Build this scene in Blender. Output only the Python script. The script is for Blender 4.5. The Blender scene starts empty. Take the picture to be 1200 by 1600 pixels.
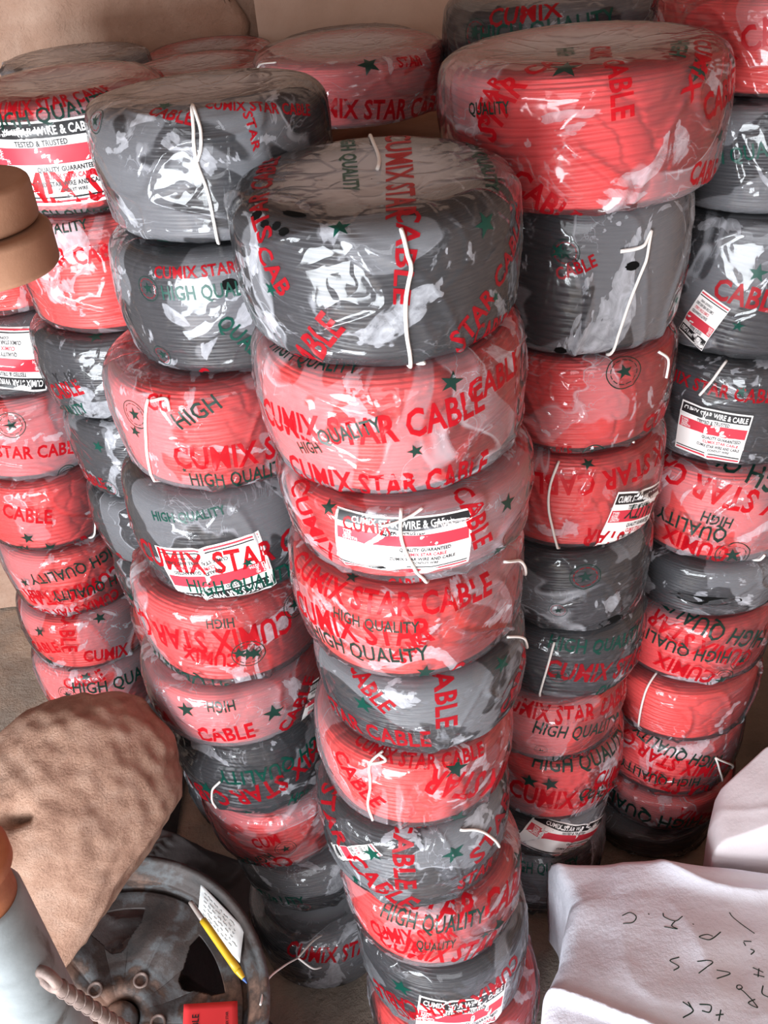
import bpy, bmesh, math, random
import numpy as np
from mathutils import Vector, Matrix
from mathutils.bvhtree import BVHTree

scene = bpy.context.scene
col = scene.collection
rng = random.Random(7)
PI = math.pi

# ------------------------------------------------------------------ camera
def rot_cols(x, y, z):
    return Matrix(((x[0], y[0], z[0]), (x[1], y[1], z[1]), (x[2], y[2], z[2])))
pitch, roll, F_PX, EYE = math.radians(35.5), math.radians(5.17), 1504.0, 1.9
fwd = Vector((0, math.cos(pitch), -math.sin(pitch)))
up0 = Vector((0, math.sin(pitch), math.cos(pitch)))
rt0 = Vector((1, 0, 0))
rt = rt0 * math.cos(roll) - up0 * math.sin(roll)
up = rt0 * math.sin(roll) + up0 * math.cos(roll)
cam_d = bpy.data.cameras.new('camera')
cam = bpy.data.objects.new('camera', cam_d)
col.objects.link(cam)
m = rot_cols(rt, up, -fwd).to_4x4()
m.translation = (0, 0, EYE)
cam.matrix_world = m
cam_d.sensor_fit = 'VERTICAL'
cam_d.sensor_height = 36.0
cam_d.lens = F_PX / 1600.0 * 36.0
cam_d.clip_start = .02
scene.camera = cam

# ------------------------------------------------------------------ light
scene.view_settings.view_transform = 'Standard'
scene.view_settings.look = 'None'
scene.view_settings.exposure = 0.0
scene.view_settings.gamma = 1.0
scene.cycles.transparent_max_bounces = 24
scene.cycles.max_bounces = 8
world = bpy.data.worlds.new('world')
scene.world = world
world.use_nodes = True
bg = world.node_tree.nodes['Background']
bg.inputs['Color'].default_value = (1.0, .82, .74, 1)
bg.inputs['Strength'].default_value = .42

def area(name, loc, target, size, size_y, power, color):
    d = bpy.data.lights.new(name, 'AREA')
    d.shape = 'RECTANGLE'; d.size = size; d.size_y = size_y
    d.energy = power; d.color = color
    o = bpy.data.objects.new(name, d)
    col.objects.link(o)
    o.location = loc
    o.rotation_euler = (Vector(target) - Vector(loc)).to_track_quat('-Z', 'Y').to_euler()
    return o
area('doorway_daylight', (-1.6, -1.2, .78), (-.35, 1.2, .55), 2.2, 1.3, 225, (.90, .95, 1.0))
area('open_front_daylight', (-.5, -1.4, 2.1), (.1, 1.2, .6), 2.0, 1.0, 27, (.92, .95, 1.0))

# ------------------------------------------------------------------ materials
def mat(name):
    m = bpy.data.materials.new(name); m.use_nodes = True
    nt = m.node_tree
    return m, nt, nt.nodes, nt.links, nt.nodes['Principled BSDF']
def node(nt, kind, **kw):
    n = nt.nodes.new(kind)
    for k, v in kw.items():
        setattr(n, k, v)
    return n
def ramp(nt, stops):
    r = node(nt, 'ShaderNodeValToRGB')
    e = r.color_ramp.elements
    while len(e) < len(stops): e.new(.5)
    for q, (p, c) in zip(e, stops):
        q.position = p; q.color = (*c, 1) if len(c) == 3 else c
    return r
def noise(nt, scale, detail=4, rough=.55, dist=0, vec=None):
    n = node(nt, 'ShaderNodeTexNoise')
    n.inputs['Scale'].default_value = scale; n.inputs['Detail'].default_value = detail
    n.inputs['Roughness'].default_value = rough; n.inputs['Distortion'].default_value = dist
    if vec is not None: nt.links.new(vec, n.inputs['Vector'])
    return n
def coords(nt):
    return node(nt, 'ShaderNodeTexCoord').outputs['Object']
def bump(nt, height, strength, dist, bsdf):
    b = node(nt, 'ShaderNodeBump')
    b.inputs['Strength'].default_value = strength; b.inputs['Distance'].default_value = dist
    nt.links.new(height, b.inputs['Height'])
    nt.links.new(b.outputs['Normal'], bsdf.inputs['Normal'])
    return b
def plain(name, color, rough=.5, spec=.5, metal=0):
    m, nt, N, L, P = mat(name)
    P.inputs['Base Color'].default_value = (*color, 1)
    P.inputs['Roughness'].default_value = rough
    P.inputs['Specular IOR Level'].default_value = spec
    P.inputs['Metallic'].default_value = metal
    return m
def mottled(name, stops, scale, detail=6, rough=.85, bumps=((40, .4, .004),), dist=.4, spec=.3, metal=0):
    m, nt, N, L, P = mat(name)
    v = coords(nt)
    n = noise(nt, scale, detail, .6, dist, v)
    r = ramp(nt, stops)
    L.new(n.outputs['Fac'], r.inputs['Fac'])
    L.new(r.outputs['Color'], P.inputs['Base Color'])
    P.inputs['Roughness'].default_value = rough
    P.inputs['Specular IOR Level'].default_value = spec
    P.inputs['Metallic'].default_value = metal
    prev = None
    for s, st, di in bumps:
        b = node(nt, 'ShaderNodeBump')
        b.inputs['Strength'].default_value = st; b.inputs['Distance'].default_value = di
        L.new(noise(nt, s, 8, .65, 0, v).outputs['Fac'], b.inputs['Height'])
        if prev is not None: L.new(prev.outputs['Normal'], b.inputs['Normal'])
        prev = b
    if prev is not None: L.new(prev.outputs['Normal'], P.inputs['Normal'])
    return m

def cable_material(name, c1, c2, rough):
    m, nt, N, L, P = mat(name)
    oi = node(nt, 'ShaderNodeObjectInfo')
    mx = node(nt, 'ShaderNodeMix', data_type='RGBA')
    mx.inputs[6].default_value = (*c1, 1); mx.inputs[7].default_value = (*c2, 1)
    L.new(oi.outputs['Random'], mx.inputs[0])
    L.new(mx.outputs[2], P.inputs['Base Color'])
    P.inputs['Roughness'].default_value = rough
    P.inputs['Specular IOR Level'].default_value = .32
    return m
M = {}
M['cable_red'] = cable_material('red_cable_sheath', (.78, .050, .040), (.72, .045, .045), .42)
M['cable_black'] = cable_material('black_cable_sheath', (.012, .010, .012), (.020, .018, .021), .36)
def ink(name, color, through, cover):
    m, nt, N, L, P = mat(name)
    P.inputs['Base Color'].default_value = (*color, 1); P.inputs['Roughness'].default_value = .35
    tr = node(nt, 'ShaderNodeBsdfTransparent'); tr.inputs['Color'].default_value = (*through, 1)
    mx = node(nt, 'ShaderNodeMixShader'); mx.inputs[0].default_value = cover
    out = [n for n in N if n.type == 'OUTPUT_MATERIAL'][0]
    L.new(tr.outputs[0], mx.inputs[1]); L.new(P.outputs[0], mx.inputs[2]); L.new(mx.outputs[0], out.inputs['Surface'])
    return m
M['ink_red'] = ink('red_ink', (.62, .010, .024), (.80, .10, .12), .42)
M['ink_green'] = ink('green_ink', (.003, .085, .060), (.05, .30, .22), .6)
M['ink_dark'] = ink('dark_green_ink', (.005, .040, .030), (.08, .20, .16), .75)
M['ink_black'] = plain('black_ink', (.012, .012, .014), .4)
M['ink_white'] = plain('white_ink', (.85, .84, .83), .5)
M['label_red'] = plain('label_red_ink', (.62, .035, .06), .45)
M['paper'] = plain('label_paper', (.86, .83, .81), .6)
M['twine'] = plain('white_twine', (.82, .78, .74), .75)
M['void'] = plain('dark_gap', (.004, .004, .004), .9, .1)

# transparent wrapping film: clear, with milky folds and crumpled highlights
def film_material():
    m, nt, N, L, P = mat('wrapping_film')
    N.remove(P)
    out = [n for n in N if n.type == 'OUTPUT_MATERIAL'][0]
    v0 = coords(nt)
    oi = node(nt, 'ShaderNodeObjectInfo')
    mul = node(nt, 'ShaderNodeMath', operation='MULTIPLY'); mul.inputs[1].default_value = 37.0
    L.new(oi.outputs['Random'], mul.inputs[0])
    add = node(nt, 'ShaderNodeVectorMath', operation='ADD')
    L.new(v0, add.inputs[0]); L.new(mul.outputs[0], add.inputs[1])
    v = add.outputs[0]
    def mth(op, a, b=None, c=None, clamp=False):
        q = node(nt, 'ShaderNodeMath', operation=op, use_clamp=clamp)
        for i, w in enumerate((a, b, c)):
            if w is None: continue
            if isinstance(w, (int, float)): q.inputs[i].default_value = w
            else: L.new(w, q.inputs[i])
        return q.outputs[0]
    def ramped(fac, stops):
        r = ramp(nt, [(p, (c, c, c)) for p, c in stops]); L.new(fac, r.inputs['Fac']); return r.outputs['Color']
    # second layers of film, each ending in a bright torn edge
    n1 = noise(nt, 4.6, 3.0, .50, .8, v).outputs['Fac']
    layer = ramped(n1, [(.515, 0), (.522, 1)])
    rim_ = ramped(mth('ABSOLUTE', mth('SUBTRACT', n1, .519)), [(0, 1), (.004, .9), (.011, 0)])
    # bunched, milky folds
    n4 = noise(nt, 8.0, 4, .58, 1.6, v).outputs['Fac']
    bunch = ramped(n4, [(.60, 0), (.612, .75), (.70, 1)])
    streak = ramped(noise(nt, 34, 4, .65, 2.2, v).outputs['Fac'], [(.30, .35), (.68, 1)])
    # thin creases
    n2 = noise(nt, 11, 3, .55, 2.2, v)
    crease = ramped(mth('ABSOLUTE', mth('SUBTRACT', n2.outputs['Fac'], .5)), [(0, 1), (.005, .8), (.014, 0)])
    where = ramped(noise(nt, 9, 2, .5, 0, v).outputs['Fac'], [(.50, 0), (.62, 1)])
    at = node(nt, 'ShaderNodeAttribute'); at.attribute_name = 'sheet'
    keep = mth('MULTIPLY_ADD', at.outputs['Fac'], -1.7, 1.0, True)
    rim_ = mth('MULTIPLY', rim_, keep); bunch = mth('MULTIPLY', bunch, keep); crease = mth('MULTIPLY', crease, keep)
    milk = mth('MULTIPLY_ADD', mth('MULTIPLY', layer, keep), .15, .058)
    milk = mth('MULTIPLY_ADD', mth('MULTIPLY', rim_, where), .30, milk)
    milk = mth('MULTIPLY_ADD', mth('MULTIPLY', bunch, streak), .55, milk)
    milk = mth('MULTIPLY_ADD', mth('MULTIPLY', crease, where), .20, milk)
    milk = mth('ADD', milk, at.outputs['Fac'], clamp=True)
    # crumple: facets between creases
    wp = noise(nt, 9, 2, .5, 0, v)
    wv = node(nt, 'ShaderNodeVectorMath', operation='MULTIPLY_ADD'); wv.inputs[1].default_value = (.20, .20, .20)
    L.new(wp.outputs['Color'], wv.inputs[0]); L.new(v, wv.inputs[2])
    vo = node(nt, 'ShaderNodeTexVoronoi', feature='DISTANCE_TO_EDGE'); vo.inputs['Scale'].default_value = 17
    L.new(wv.outputs[0], vo.inputs['Vector'])
    cr = ramped(vo.outputs['Distance'], [(0, 1), (.10, .25), (.35, 0)])
    soft = noise(nt, 16, 2, .5, .6, v).outputs['Fac']
    b1 = node(nt, 'ShaderNodeBump'); b1.inputs['Strength'].default_value = .40; b1.inputs['Distance'].default_value = .010
    L.new(soft, b1.inputs['Height'])
    b2 = node(nt, 'ShaderNodeBump'); b2.inputs['Strength'].default_value = .42; b2.inputs['Distance'].default_value = .0028
    L.new(cr, b2.inputs['Height']); L.new(b1.outputs['Normal'], b2.inputs['Normal'])
    tr = node(nt, 'ShaderNodeBsdfTransparent')
    tr.inputs['Color'].default_value = (.985, .985, .985, 1)
    df = node(nt, 'ShaderNodeBsdfDiffuse'); df.inputs['Color'].default_value = (.83, .85, .92, 1)
    tl = node(nt, 'ShaderNodeBsdfTranslucent'); tl.inputs['Color'].default_value = (.83, .85, .92, 1)
    ms = node(nt, 'ShaderNodeMixShader'); ms.inputs[0].default_value = .3
    L.new(df.outputs[0], ms.inputs[1]); L.new(tl.outputs[0], ms.inputs[2])
    m1 = node(nt, 'ShaderNodeMixShader')
    L.new(milk, m1.inputs[0]); L.new(tr.outputs[0], m1.inputs[1]); L.new(ms.outputs[0], m1.inputs[2])
    gl = node(nt, 'ShaderNodeBsdfGlossy'); gl.inputs['Roughness'].default_value = .10
    fr = node(nt, 'ShaderNodeFresnel'); fr.inputs['IOR'].default_value = 1.5
    for b in (gl, fr): L.new(b2.outputs['Normal'], b.inputs['Normal'])
    m2 = node(nt, 'ShaderNodeMixShader')
    L.new(fr.outputs[0], m2.inputs[0]); L.new(m1.outputs[0], m2.inputs[1]); L.new(gl.outputs[0], m2.inputs[2])
    L.new(m2.outputs[0], out.inputs['Surface'])
    return m
M['film'] = film_material()

M['plaster'] = mottled('rough_brown_plaster', [(.25, (.30, .175, .12)), (.5, (.44, .275, .20)), (.75, (.56, .39, .30))], 6.5, 14, .95, ((9, .5, .03), (60, .7, .008), (220, .6, .003)))
M['plaster_smooth'] = mottled('smooth_tan_plaster', [(.25, (.52, .34, .25)), (.5, (.63, .44, .34)), (.75, (.70, .53, .43))], 4.0, 8, .95, ((14, .35, .012), (90, .45, .004)))
M['earth'] = mottled('earth_and_cement_floor', [(.30, (.22, .19, .165)), (.46, (.36, .30, .25)), (.58, (.52, .39, .30)), (.8, (.60, .46, .36))], 2.4, 10, .95, ((7, .6, .03), (45, .8, .010), (180, .5, .003)))
M['added_ceiling'] = plain('dark_added_ceiling', (.22, .13, .09), .9)  # for the unseen overhead slab added to shape the light
M['boulder'] = mottled('sandy_brown_stone', [(.25, (.32, .165, .11)), (.5, (.52, .31, .22)), (.75, (.64, .42, .32))], 24, 10, .95, ((30, .6, .02), (110, 1.0, .012), (260, 1.0, .006)))
M['wheel'] = mottled('dusty_dark_wheel_steel', [(.32, (.014, .012, .012)), (.45, (.040, .028, .025)), (.51, (.085, .09, .095)), (.55, (.055, .035, .028)), (.66, (.28, .165, .12))], 8, 9, .6, ((90, .4, .002), (300, .4, .001)), .25, .5, .1)
M['galvanised'] = mottled('galvanised_steel', [(.30, (.10, .09, .085)), (.40, (.20, .22, .225)), (.7, (.27, .30, .31))], 14, 8, .68, ((70, .25, .002),), .6, .35, .1)
M['orange'] = mottled('orange_paint', [(.3, (.28, .085, .035)), (.7, (.42, .15, .065))], 20, 5, .6)
M['rusty'] = mottled('rusty_steel', [(.3, (.10, .065, .055)), (.55, (.22, .16, .14)), (.75, (.34, .25, .21))], 40, 6, .65, ((160, .4, .002),), .3, .5, .3)
M['wood'] = mottled('worn_brown_wood', [(.3, (.22, .105, .06)), (.6, (.34, .175, .105)), (.8, (.42, .235, .15))], 9, 8, .75, ((40, .3, .003),))
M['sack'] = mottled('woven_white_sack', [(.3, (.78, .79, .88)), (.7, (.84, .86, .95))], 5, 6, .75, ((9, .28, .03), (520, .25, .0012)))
M['sack_shaded'] = mottled('woven_shaded_sack', [(.3, (.66, .60, .62)), (.7, (.75, .70, .72))], 6, 6, .8, ((26, .25, .006), (520, .25, .0012)))  # white sack cloth again, with its shade put into the duller colour
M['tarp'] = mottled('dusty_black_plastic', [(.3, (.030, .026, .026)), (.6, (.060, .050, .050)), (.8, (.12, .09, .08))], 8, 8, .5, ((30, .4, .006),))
M['card_white'] = plain('white_card', (.80, .84, .85), .6)
M['card_red'] = plain('red_card', (.66, .030, .035), .55)
M['pen_yellow'] = plain('yellow_plastic', (.62, .40, .02), .35)
M['pen_clear'] = plain('smoky_plastic', (.28, .24, .22), .3)
M['pen_blue'] = plain('blue_plastic', (.03, .10, .32), .4)

# ------------------------------------------------------------------ mesh helpers
def mesh_from(name, V, Fc, smooth=True):
    me = bpy.data.meshes.new(name)
    V = np.asarray(V, np.float32)
    if isinstance(Fc, np.ndarray) and Fc.ndim == 2:
        n, k = Fc.shape
        me.vertices.add(len(V)); me.vertices.foreach_set('co', V.ravel())
        me.loops.add(n * k); me.loops.foreach_set('vertex_index', Fc.astype(np.int32).ravel())
        me.polygons.add(n); me.polygons.foreach_set('loop_start', np.arange(0, n * k, k, dtype=np.int32))
        me.update(calc_edges=True)
    else:
        me.from_pydata([tuple(map(float, v)) for v in V], [], [tuple(map(int, q)) for q in Fc])
        me.update()
    me.polygons.foreach_set('use_smooth', np.full(len(me.polygons), smooth))
    return me
def grid_faces(nr, nc, wrap=False):
    i = np.arange(nr - 1)[:, None]; j = np.arange(nc if wrap else nc - 1)[None, :]
    j2 = (j + 1) % nc
    a = i * nc + j; b = i * nc + j2; c = (i + 1) * nc + j2; d = (i + 1) * nc + j
    return np.stack([a + 0 * j, b, c, d], -1).reshape(-1, 4)
def link(name, me, material, parent=None):
    o = bpy.data.objects.new(name, me)
    col.objects.link(o)
    if material is not None:
        for mm in (material if isinstance(material, (list, tuple)) else [material]):
            me.materials.append(mm)
    if parent is not None: o.parent = parent
    return o
def thing(name, label, cat, loc=(0, 0, 0), group=None):
    o = bpy.data.objects.new(name, None); col.objects.link(o)
    o.empty_display_size = .05
    o.location = loc; tag(o, label, cat, group)
    return o
def tag(o, label, cat, group=None):
    o['label'] = label; o['category'] = cat
    if group: o['group'] = group
    return o
def struct(name, me, material):
    o = link(name, me, material); o['kind'] = 'structure'; return o
def box_mesh(name, x0, x1, y0, y1, z0, z1, bevel=0):
    bm = bmesh.new()
    bmesh.ops.create_cube(bm, size=1)
    for v in bm.verts:
        v.co = ((x0 + x1) / 2 + v.co.x * (x1 - x0), (y0 + y1) / 2 + v.co.y * (y1 - y0), (z0 + z1) / 2 + v.co.z * (z1 - z0))
    if bevel: bmesh.ops.bevel(bm, geom=bm.edges[:], offset=bevel, segments=3, affect='EDGES', profile=.5)
    me = bpy.data.meshes.new(name); bm.to_mesh(me); bm.free(); return me
def waves(seed, n=14, lo=1, hi=3):
    r = np.random.RandomState(seed)
    d = r.normal(size=(n, 3)); d /= np.linalg.norm(d, axis=1)[:, None]
    k = d * r.uniform(lo, hi, (n, 1)); p = r.uniform(0, 2 * PI, n)
    def f(x, y, z):
        q = 0
        for i in range(n):
            q = q + np.sin(k[i, 0] * x + k[i, 1] * y + k[i, 2] * z + p[i])
        return q / math.sqrt(n / 2)
    return f
def smooth_path(pts, sub=6):
    P = [np.array(p, float) for p in pts]
    if len(P) == 2: return [P[0] + (P[1] - P[0]) * t for t in np.linspace(0, 1, sub + 1)]
    Q = [2 * P[0] - P[1]] + P + [2 * P[-1] - P[-2]]
    out = []
    for i in range(1, len(Q) - 2):
        a, b, c, d = Q[i - 1:i + 3]
        for t in np.linspace(0, 1, sub, endpoint=False):
            out.append(.5 * (2 * b + (c - a) * t + (2 * a - 5 * b + 4 * c - d) * t * t + (3 * b - a - 3 * c + d) * t ** 3))
    out.append(P[-1]); return out
def tube_data(path, rad, seg=6, base=0):
    """rings along a path -> vertices, quads (+ end caps)"""
    P = [Vector(p) for p in path]
    V, Fc = [], []
    prev = None
    for i, p in enumerate(P):
        t = (P[min(i + 1, len(P) - 1)] - P[max(i - 1, 0)]).normalized()
        u = prev if prev is not None else (Vector((0, 0, 1)) if abs(t.z) < .9 else Vector((1, 0, 0)))
        u = (u - t * u.dot(t)).normalized(); w = t.cross(u); prev = u
        r = rad[i] if hasattr(rad, '__len__') else rad
        for k in range(seg):
            a = 2 * PI * k / seg
            V.append(p + (u * math.cos(a) + w * math.sin(a)) * r)
    for i in range(len(P) - 1):
        for k in range(seg):
            k2 = (k + 1) % seg
            Fc.append((base + i * seg + k, base + i * seg + k2, base + (i + 1) * seg + k2, base + (i + 1) * seg + k))
    Fc.append(tuple(base + k for k in reversed(range(seg))))
    Fc.append(tuple(base + (len(P) - 1) * seg + k for k in range(seg)))
    return V, Fc
def tube_mesh(name, paths, rad, seg=6):
    V, Fc = [], []
    for p in paths:
        a, b = tube_data(p, rad, seg, len(V)); V += a; Fc += b
    return mesh_from(name, [tuple(v) for v in V], Fc)
def lathe_mesh(name, prof, seg=96, close=False):
    a = np.linspace(0, 2 * PI, seg, endpoint=False)
    V = np.array([(r * math.cos(t), r * math.sin(t), z) for r, z in prof for t in a])
    Fc = grid_faces(len(prof), seg, True)
    if close:
        n = (len(prof) - 1) * seg
        j = np.arange(seg); Fc = np.vstack([Fc, np.stack([n + j, n + (j + 1) % seg, (j + 1) % seg, j], -1)])
    return mesh_from(name, V, Fc)
def finish(o, solid=0, bevel=0, sub=0):
    if solid:
        q = o.modifiers.new('thickness', 'SOLIDIFY'); q.thickness = solid; q.offset = 0
    if bevel:
        q = o.modifiers.new('edge', 'BEVEL'); q.width = bevel; q.segments = 2; q.limit_method = 'ANGLE'
    if sub:
        q = o.modifiers.new('smooth', 'SUBSURF'); q.levels = sub; q.render_levels = sub
    return o

# ------------------------------------------------------------------ the place
def wall_grid(name, x0, x1, z0, z1, y, amp, seed, n=90):
    xs = np.linspace(x0, x1, n); zs = np.linspace(z0, z1, n)
    X, Z = np.meshgrid(xs, zs)
    f1, f2 = waves(seed, 14, 3, 14), waves(seed + 1, 14, 25, 70)
    Y = y - amp * (f1(X, 0 * X, Z) + .35 * f2(X, 0 * X, Z))
    return mesh_from(name, np.stack([X, Y, Z], -1).reshape(-1, 3), grid_faces(n, n))
def slab(name, x0, x1, y0, y1, z0, z1, material):
    return struct(name, box_mesh(name, x0, x1, y0, y1, z0, z1), material)
struct('wall_back', wall_grid('wall_back', -.18, 1.25, 0, 2.5, 2.345, .0025, 3), M['plaster_smooth'])
rough = wall_grid('wall_patch', -1.6, -.2, 0, 2.5, 2.325, .006, 11, 140)
vv = np.empty(len(rough.vertices) * 3, np.float32); rough.vertices.foreach_get('co', vv); vv = vv.reshape(-1, 3)
edge = vv[:, 0] > -.205                                   # the crumbling edge of the thicker plaster turns back to the wall
zz = vv[:, 2]
w1 = waves(5, 10, 8, 60)(zz * 0, zz, zz)
near = vv[:, 0] > -.23
vv[near, 0] += .012 * w1[near]
vv[edge, 1] += .03
rough.vertices.foreach_set('co', vv.ravel()); rough.update()
struct('trim_1', rough, M['plaster'])
slab('wall_behind', -1.6, 1.25, 2.37, 2.45, 0, 2.5, M['plaster'])
bpy.data.objects['wall_behind'].name = 'wall_rear'
slab('added_wall_right', 1.15, 1.23, .2, 2.45, 0, 2.5, M['plaster'])  # unseen wall, added to hold back ambient light from this side
slab('added_ceiling', -1.6, 1.25, .3, 2.45, 2.5, 2.58, M['added_ceiling'])  # unseen slab overhead, added to shape how daylight comes in
n = 150
X, Y = np.meshgrid(np.linspace(-1.9, 1.25, n), np.linspace(-1.6, 2.4, n))
f1, f2 = waves(21, 14, 3, 12), waves(22, 14, 25, 60)
Z = -.006 + .004 * (f1(X, Y, 0 * X) - 1.2) + .0015 * f2(X, Y, 0 * X)
struct('floor', mesh_from('floor', np.stack([X, Y, np.minimum(Z, -.001)], -1).reshape(-1, 3), grid_faces(n, n)), M['earth'])
slab('trim_2', -.72, .56, 1.75, 2.33, 1.405, 1.43, M['wood'])      # ledge the back row of coils sits on

# coil: x, y, base height, thickness, radius, colour
COILS = {
  'C1': (0.018, 1.0, 1.466, 0.151, 0.149, 'k'),
  'C2': (0.022, 0.995, 1.307, 0.159, 0.151, 'r'),
  'C3': (0.033, 0.99, 1.191, 0.116, 0.15, 'r'),
  'C4': (0.025, 0.985, 1.036, 0.155, 0.148, 'r'),
  'C5': (0.034, 0.98, 0.898, 0.139, 0.142, 'k'),
  'C6': (0.017, 0.975, 0.748, 0.15, 0.142, 'r'),
  'C7': (0.006, 0.97, 0.573, 0.174, 0.146, 'k'),
  'C8': (0.024, 0.965, 0.405, 0.168, 0.146, 'r'),
  'C9': (0.037, 0.96, 0.202, 0.203, 0.147, 'k'),
  'C10': (0.048, 0.955, 0.0, 0.202, 0.156, 'r'),
  'B1': (-0.166, 1.23, 1.513, 0.153, 0.142, 'k'),
  'B2': (-0.177, 1.23, 1.349, 0.164, 0.142, 'k'),
  'B3': (-0.215, 1.23, 1.18, 0.169, 0.15, 'r'),
  'B4': (-0.235, 1.23, 0.989, 0.19, 0.147, 'k'),
  'B5': (-0.261, 1.23, 0.814, 0.176, 0.151, 'r'),
  'B6': (-0.277, 1.23, 0.677, 0.136, 0.157, 'r'),
  'B7': (-0.276, 1.23, 0.483, 0.194, 0.142, 'k'),
  'B8': (-0.254, 1.23, 0.316, 0.168, 0.142, 'r'),
  'B9': (-0.215, 1.23, 0.174, 0.142, 0.142, 'k'),
  'B10': (-0.2, 1.16, 0.0, 0.174, 0.142, 'k'),
  'D1': (0.287, 1.23, 1.514, 0.164, 0.17, 'r'),
  'D2': (0.305, 1.28, 1.303, 0.211, 0.14, 'k'),
  'D3': (0.303, 1.28, 1.148, 0.155, 0.14, 'r'),
  'D4': (0.303, 1.28, 0.975, 0.173, 0.14, 'r'),
  'D5': (0.3, 1.28, 0.807, 0.168, 0.14, 'k'),
  'D6': (0.302, 1.28, 0.645, 0.162, 0.14, 'k'),
  'D7': (0.277, 1.28, 0.49, 0.155, 0.14, 'r'),
  'D8': (0.287, 1.28, 0.311, 0.179, 0.14, 'r'),
  'D9': (0.266, 1.28, 0.202, 0.109, 0.14, 'k'),
  'D10': (0.268, 1.28, 0.0, 0.202, 0.14, 'k'),
  'E1': (0.596, 1.44, 1.571, 0.129, 0.16, 'r'),
  'E2': (0.605, 1.436, 1.418, 0.153, 0.159, 'k'),
  'E3': (0.609, 1.432, 1.2, 0.218, 0.159, 'k'),
  'E4': (0.609, 1.428, 1.009, 0.192, 0.16, 'k'),
  'E5': (0.604, 1.424, 0.814, 0.195, 0.16, 'r'),
  'E6': (0.599, 1.42, 0.69, 0.124, 0.156, 'k'),
  'E7': (0.59, 1.416, 0.522, 0.168, 0.155, 'r'),
  'E8': (0.578, 1.412, 0.366, 0.156, 0.156, 'r'),
  'E9': (0.573, 1.408, 0.194, 0.171, 0.15, 'r'),
  'E10': (0.572, 1.404, 0.085, 0.109, 0.15, 'r'),
  'E11': (0.546, 1.4, 0.0, 0.085, 0.15, 'k'),
  'A1': (-0.417, 1.55, 1.468, 0.166, 0.146, 'r'),
  'A2': (-0.41, 1.55, 1.277, 0.19, 0.141, 'r'),
  'A3': (-0.424, 1.55, 1.122, 0.156, 0.142, 'k'),
  'A4': (-0.412, 1.55, 0.956, 0.166, 0.14, 'k'),
  'A5': (-0.413, 1.55, 0.81, 0.146, 0.14, 'k'),
  'A6': (-0.402, 1.55, 0.657, 0.153, 0.14, 'k'),
  'A7': (-0.399, 1.55, 0.516, 0.141, 0.14, 'r'),
  'Z0': (-0.657, 1.8, 1.224, 0.171, 0.145, 'r'),
  'Z1': (-0.687, 1.8, 1.063, 0.16, 0.16, 'k'),
  'Z2': (-0.713, 1.8, 0.876, 0.187, 0.16, 'r'),
  'Z3': (-0.724, 1.8, 0.697, 0.179, 0.16, 'r'),
  'Z4': (-0.715, 1.8, 0.511, 0.185, 0.157, 'r'),
  'Z5': (-0.726, 1.8, 0.344, 0.168, 0.158, 'r'),
  'Z6': (-0.742, 1.8, 0.149, 0.195, 0.155, 'r'),
  'Z7': (-0.764, 1.8, 0.0, 0.149, 0.145, 'k'),
  'F1': (-0.515, 2.05, 1.495, 0.091, 0.14, 'k'),
  'F2': (-0.262, 1.9, 1.495, 0.082, 0.13, 'r'),
  'F3': (-0.268, 2.17, 1.495, 0.064, 0.125, 'r'),
  'F4': (0.012, 1.8, 1.495, 0.109, 0.163, 'r'),
  'F5': (0.013, 2.16, 1.495, 0.063, 0.14, 'k'),
  'G1': (0.364, 1.775, 1.495, 0.17, 0.188, 'k'),
  'A8': (-0.395, 1.55, 0.344, 0.172, 0.143, 'k'),
  'A9': (-0.389, 1.55, 0.172, 0.172, 0.143, 'k'),
  'A10': (-0.383, 1.55, 0.0, 0.172, 0.143, 'k'),
}
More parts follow.
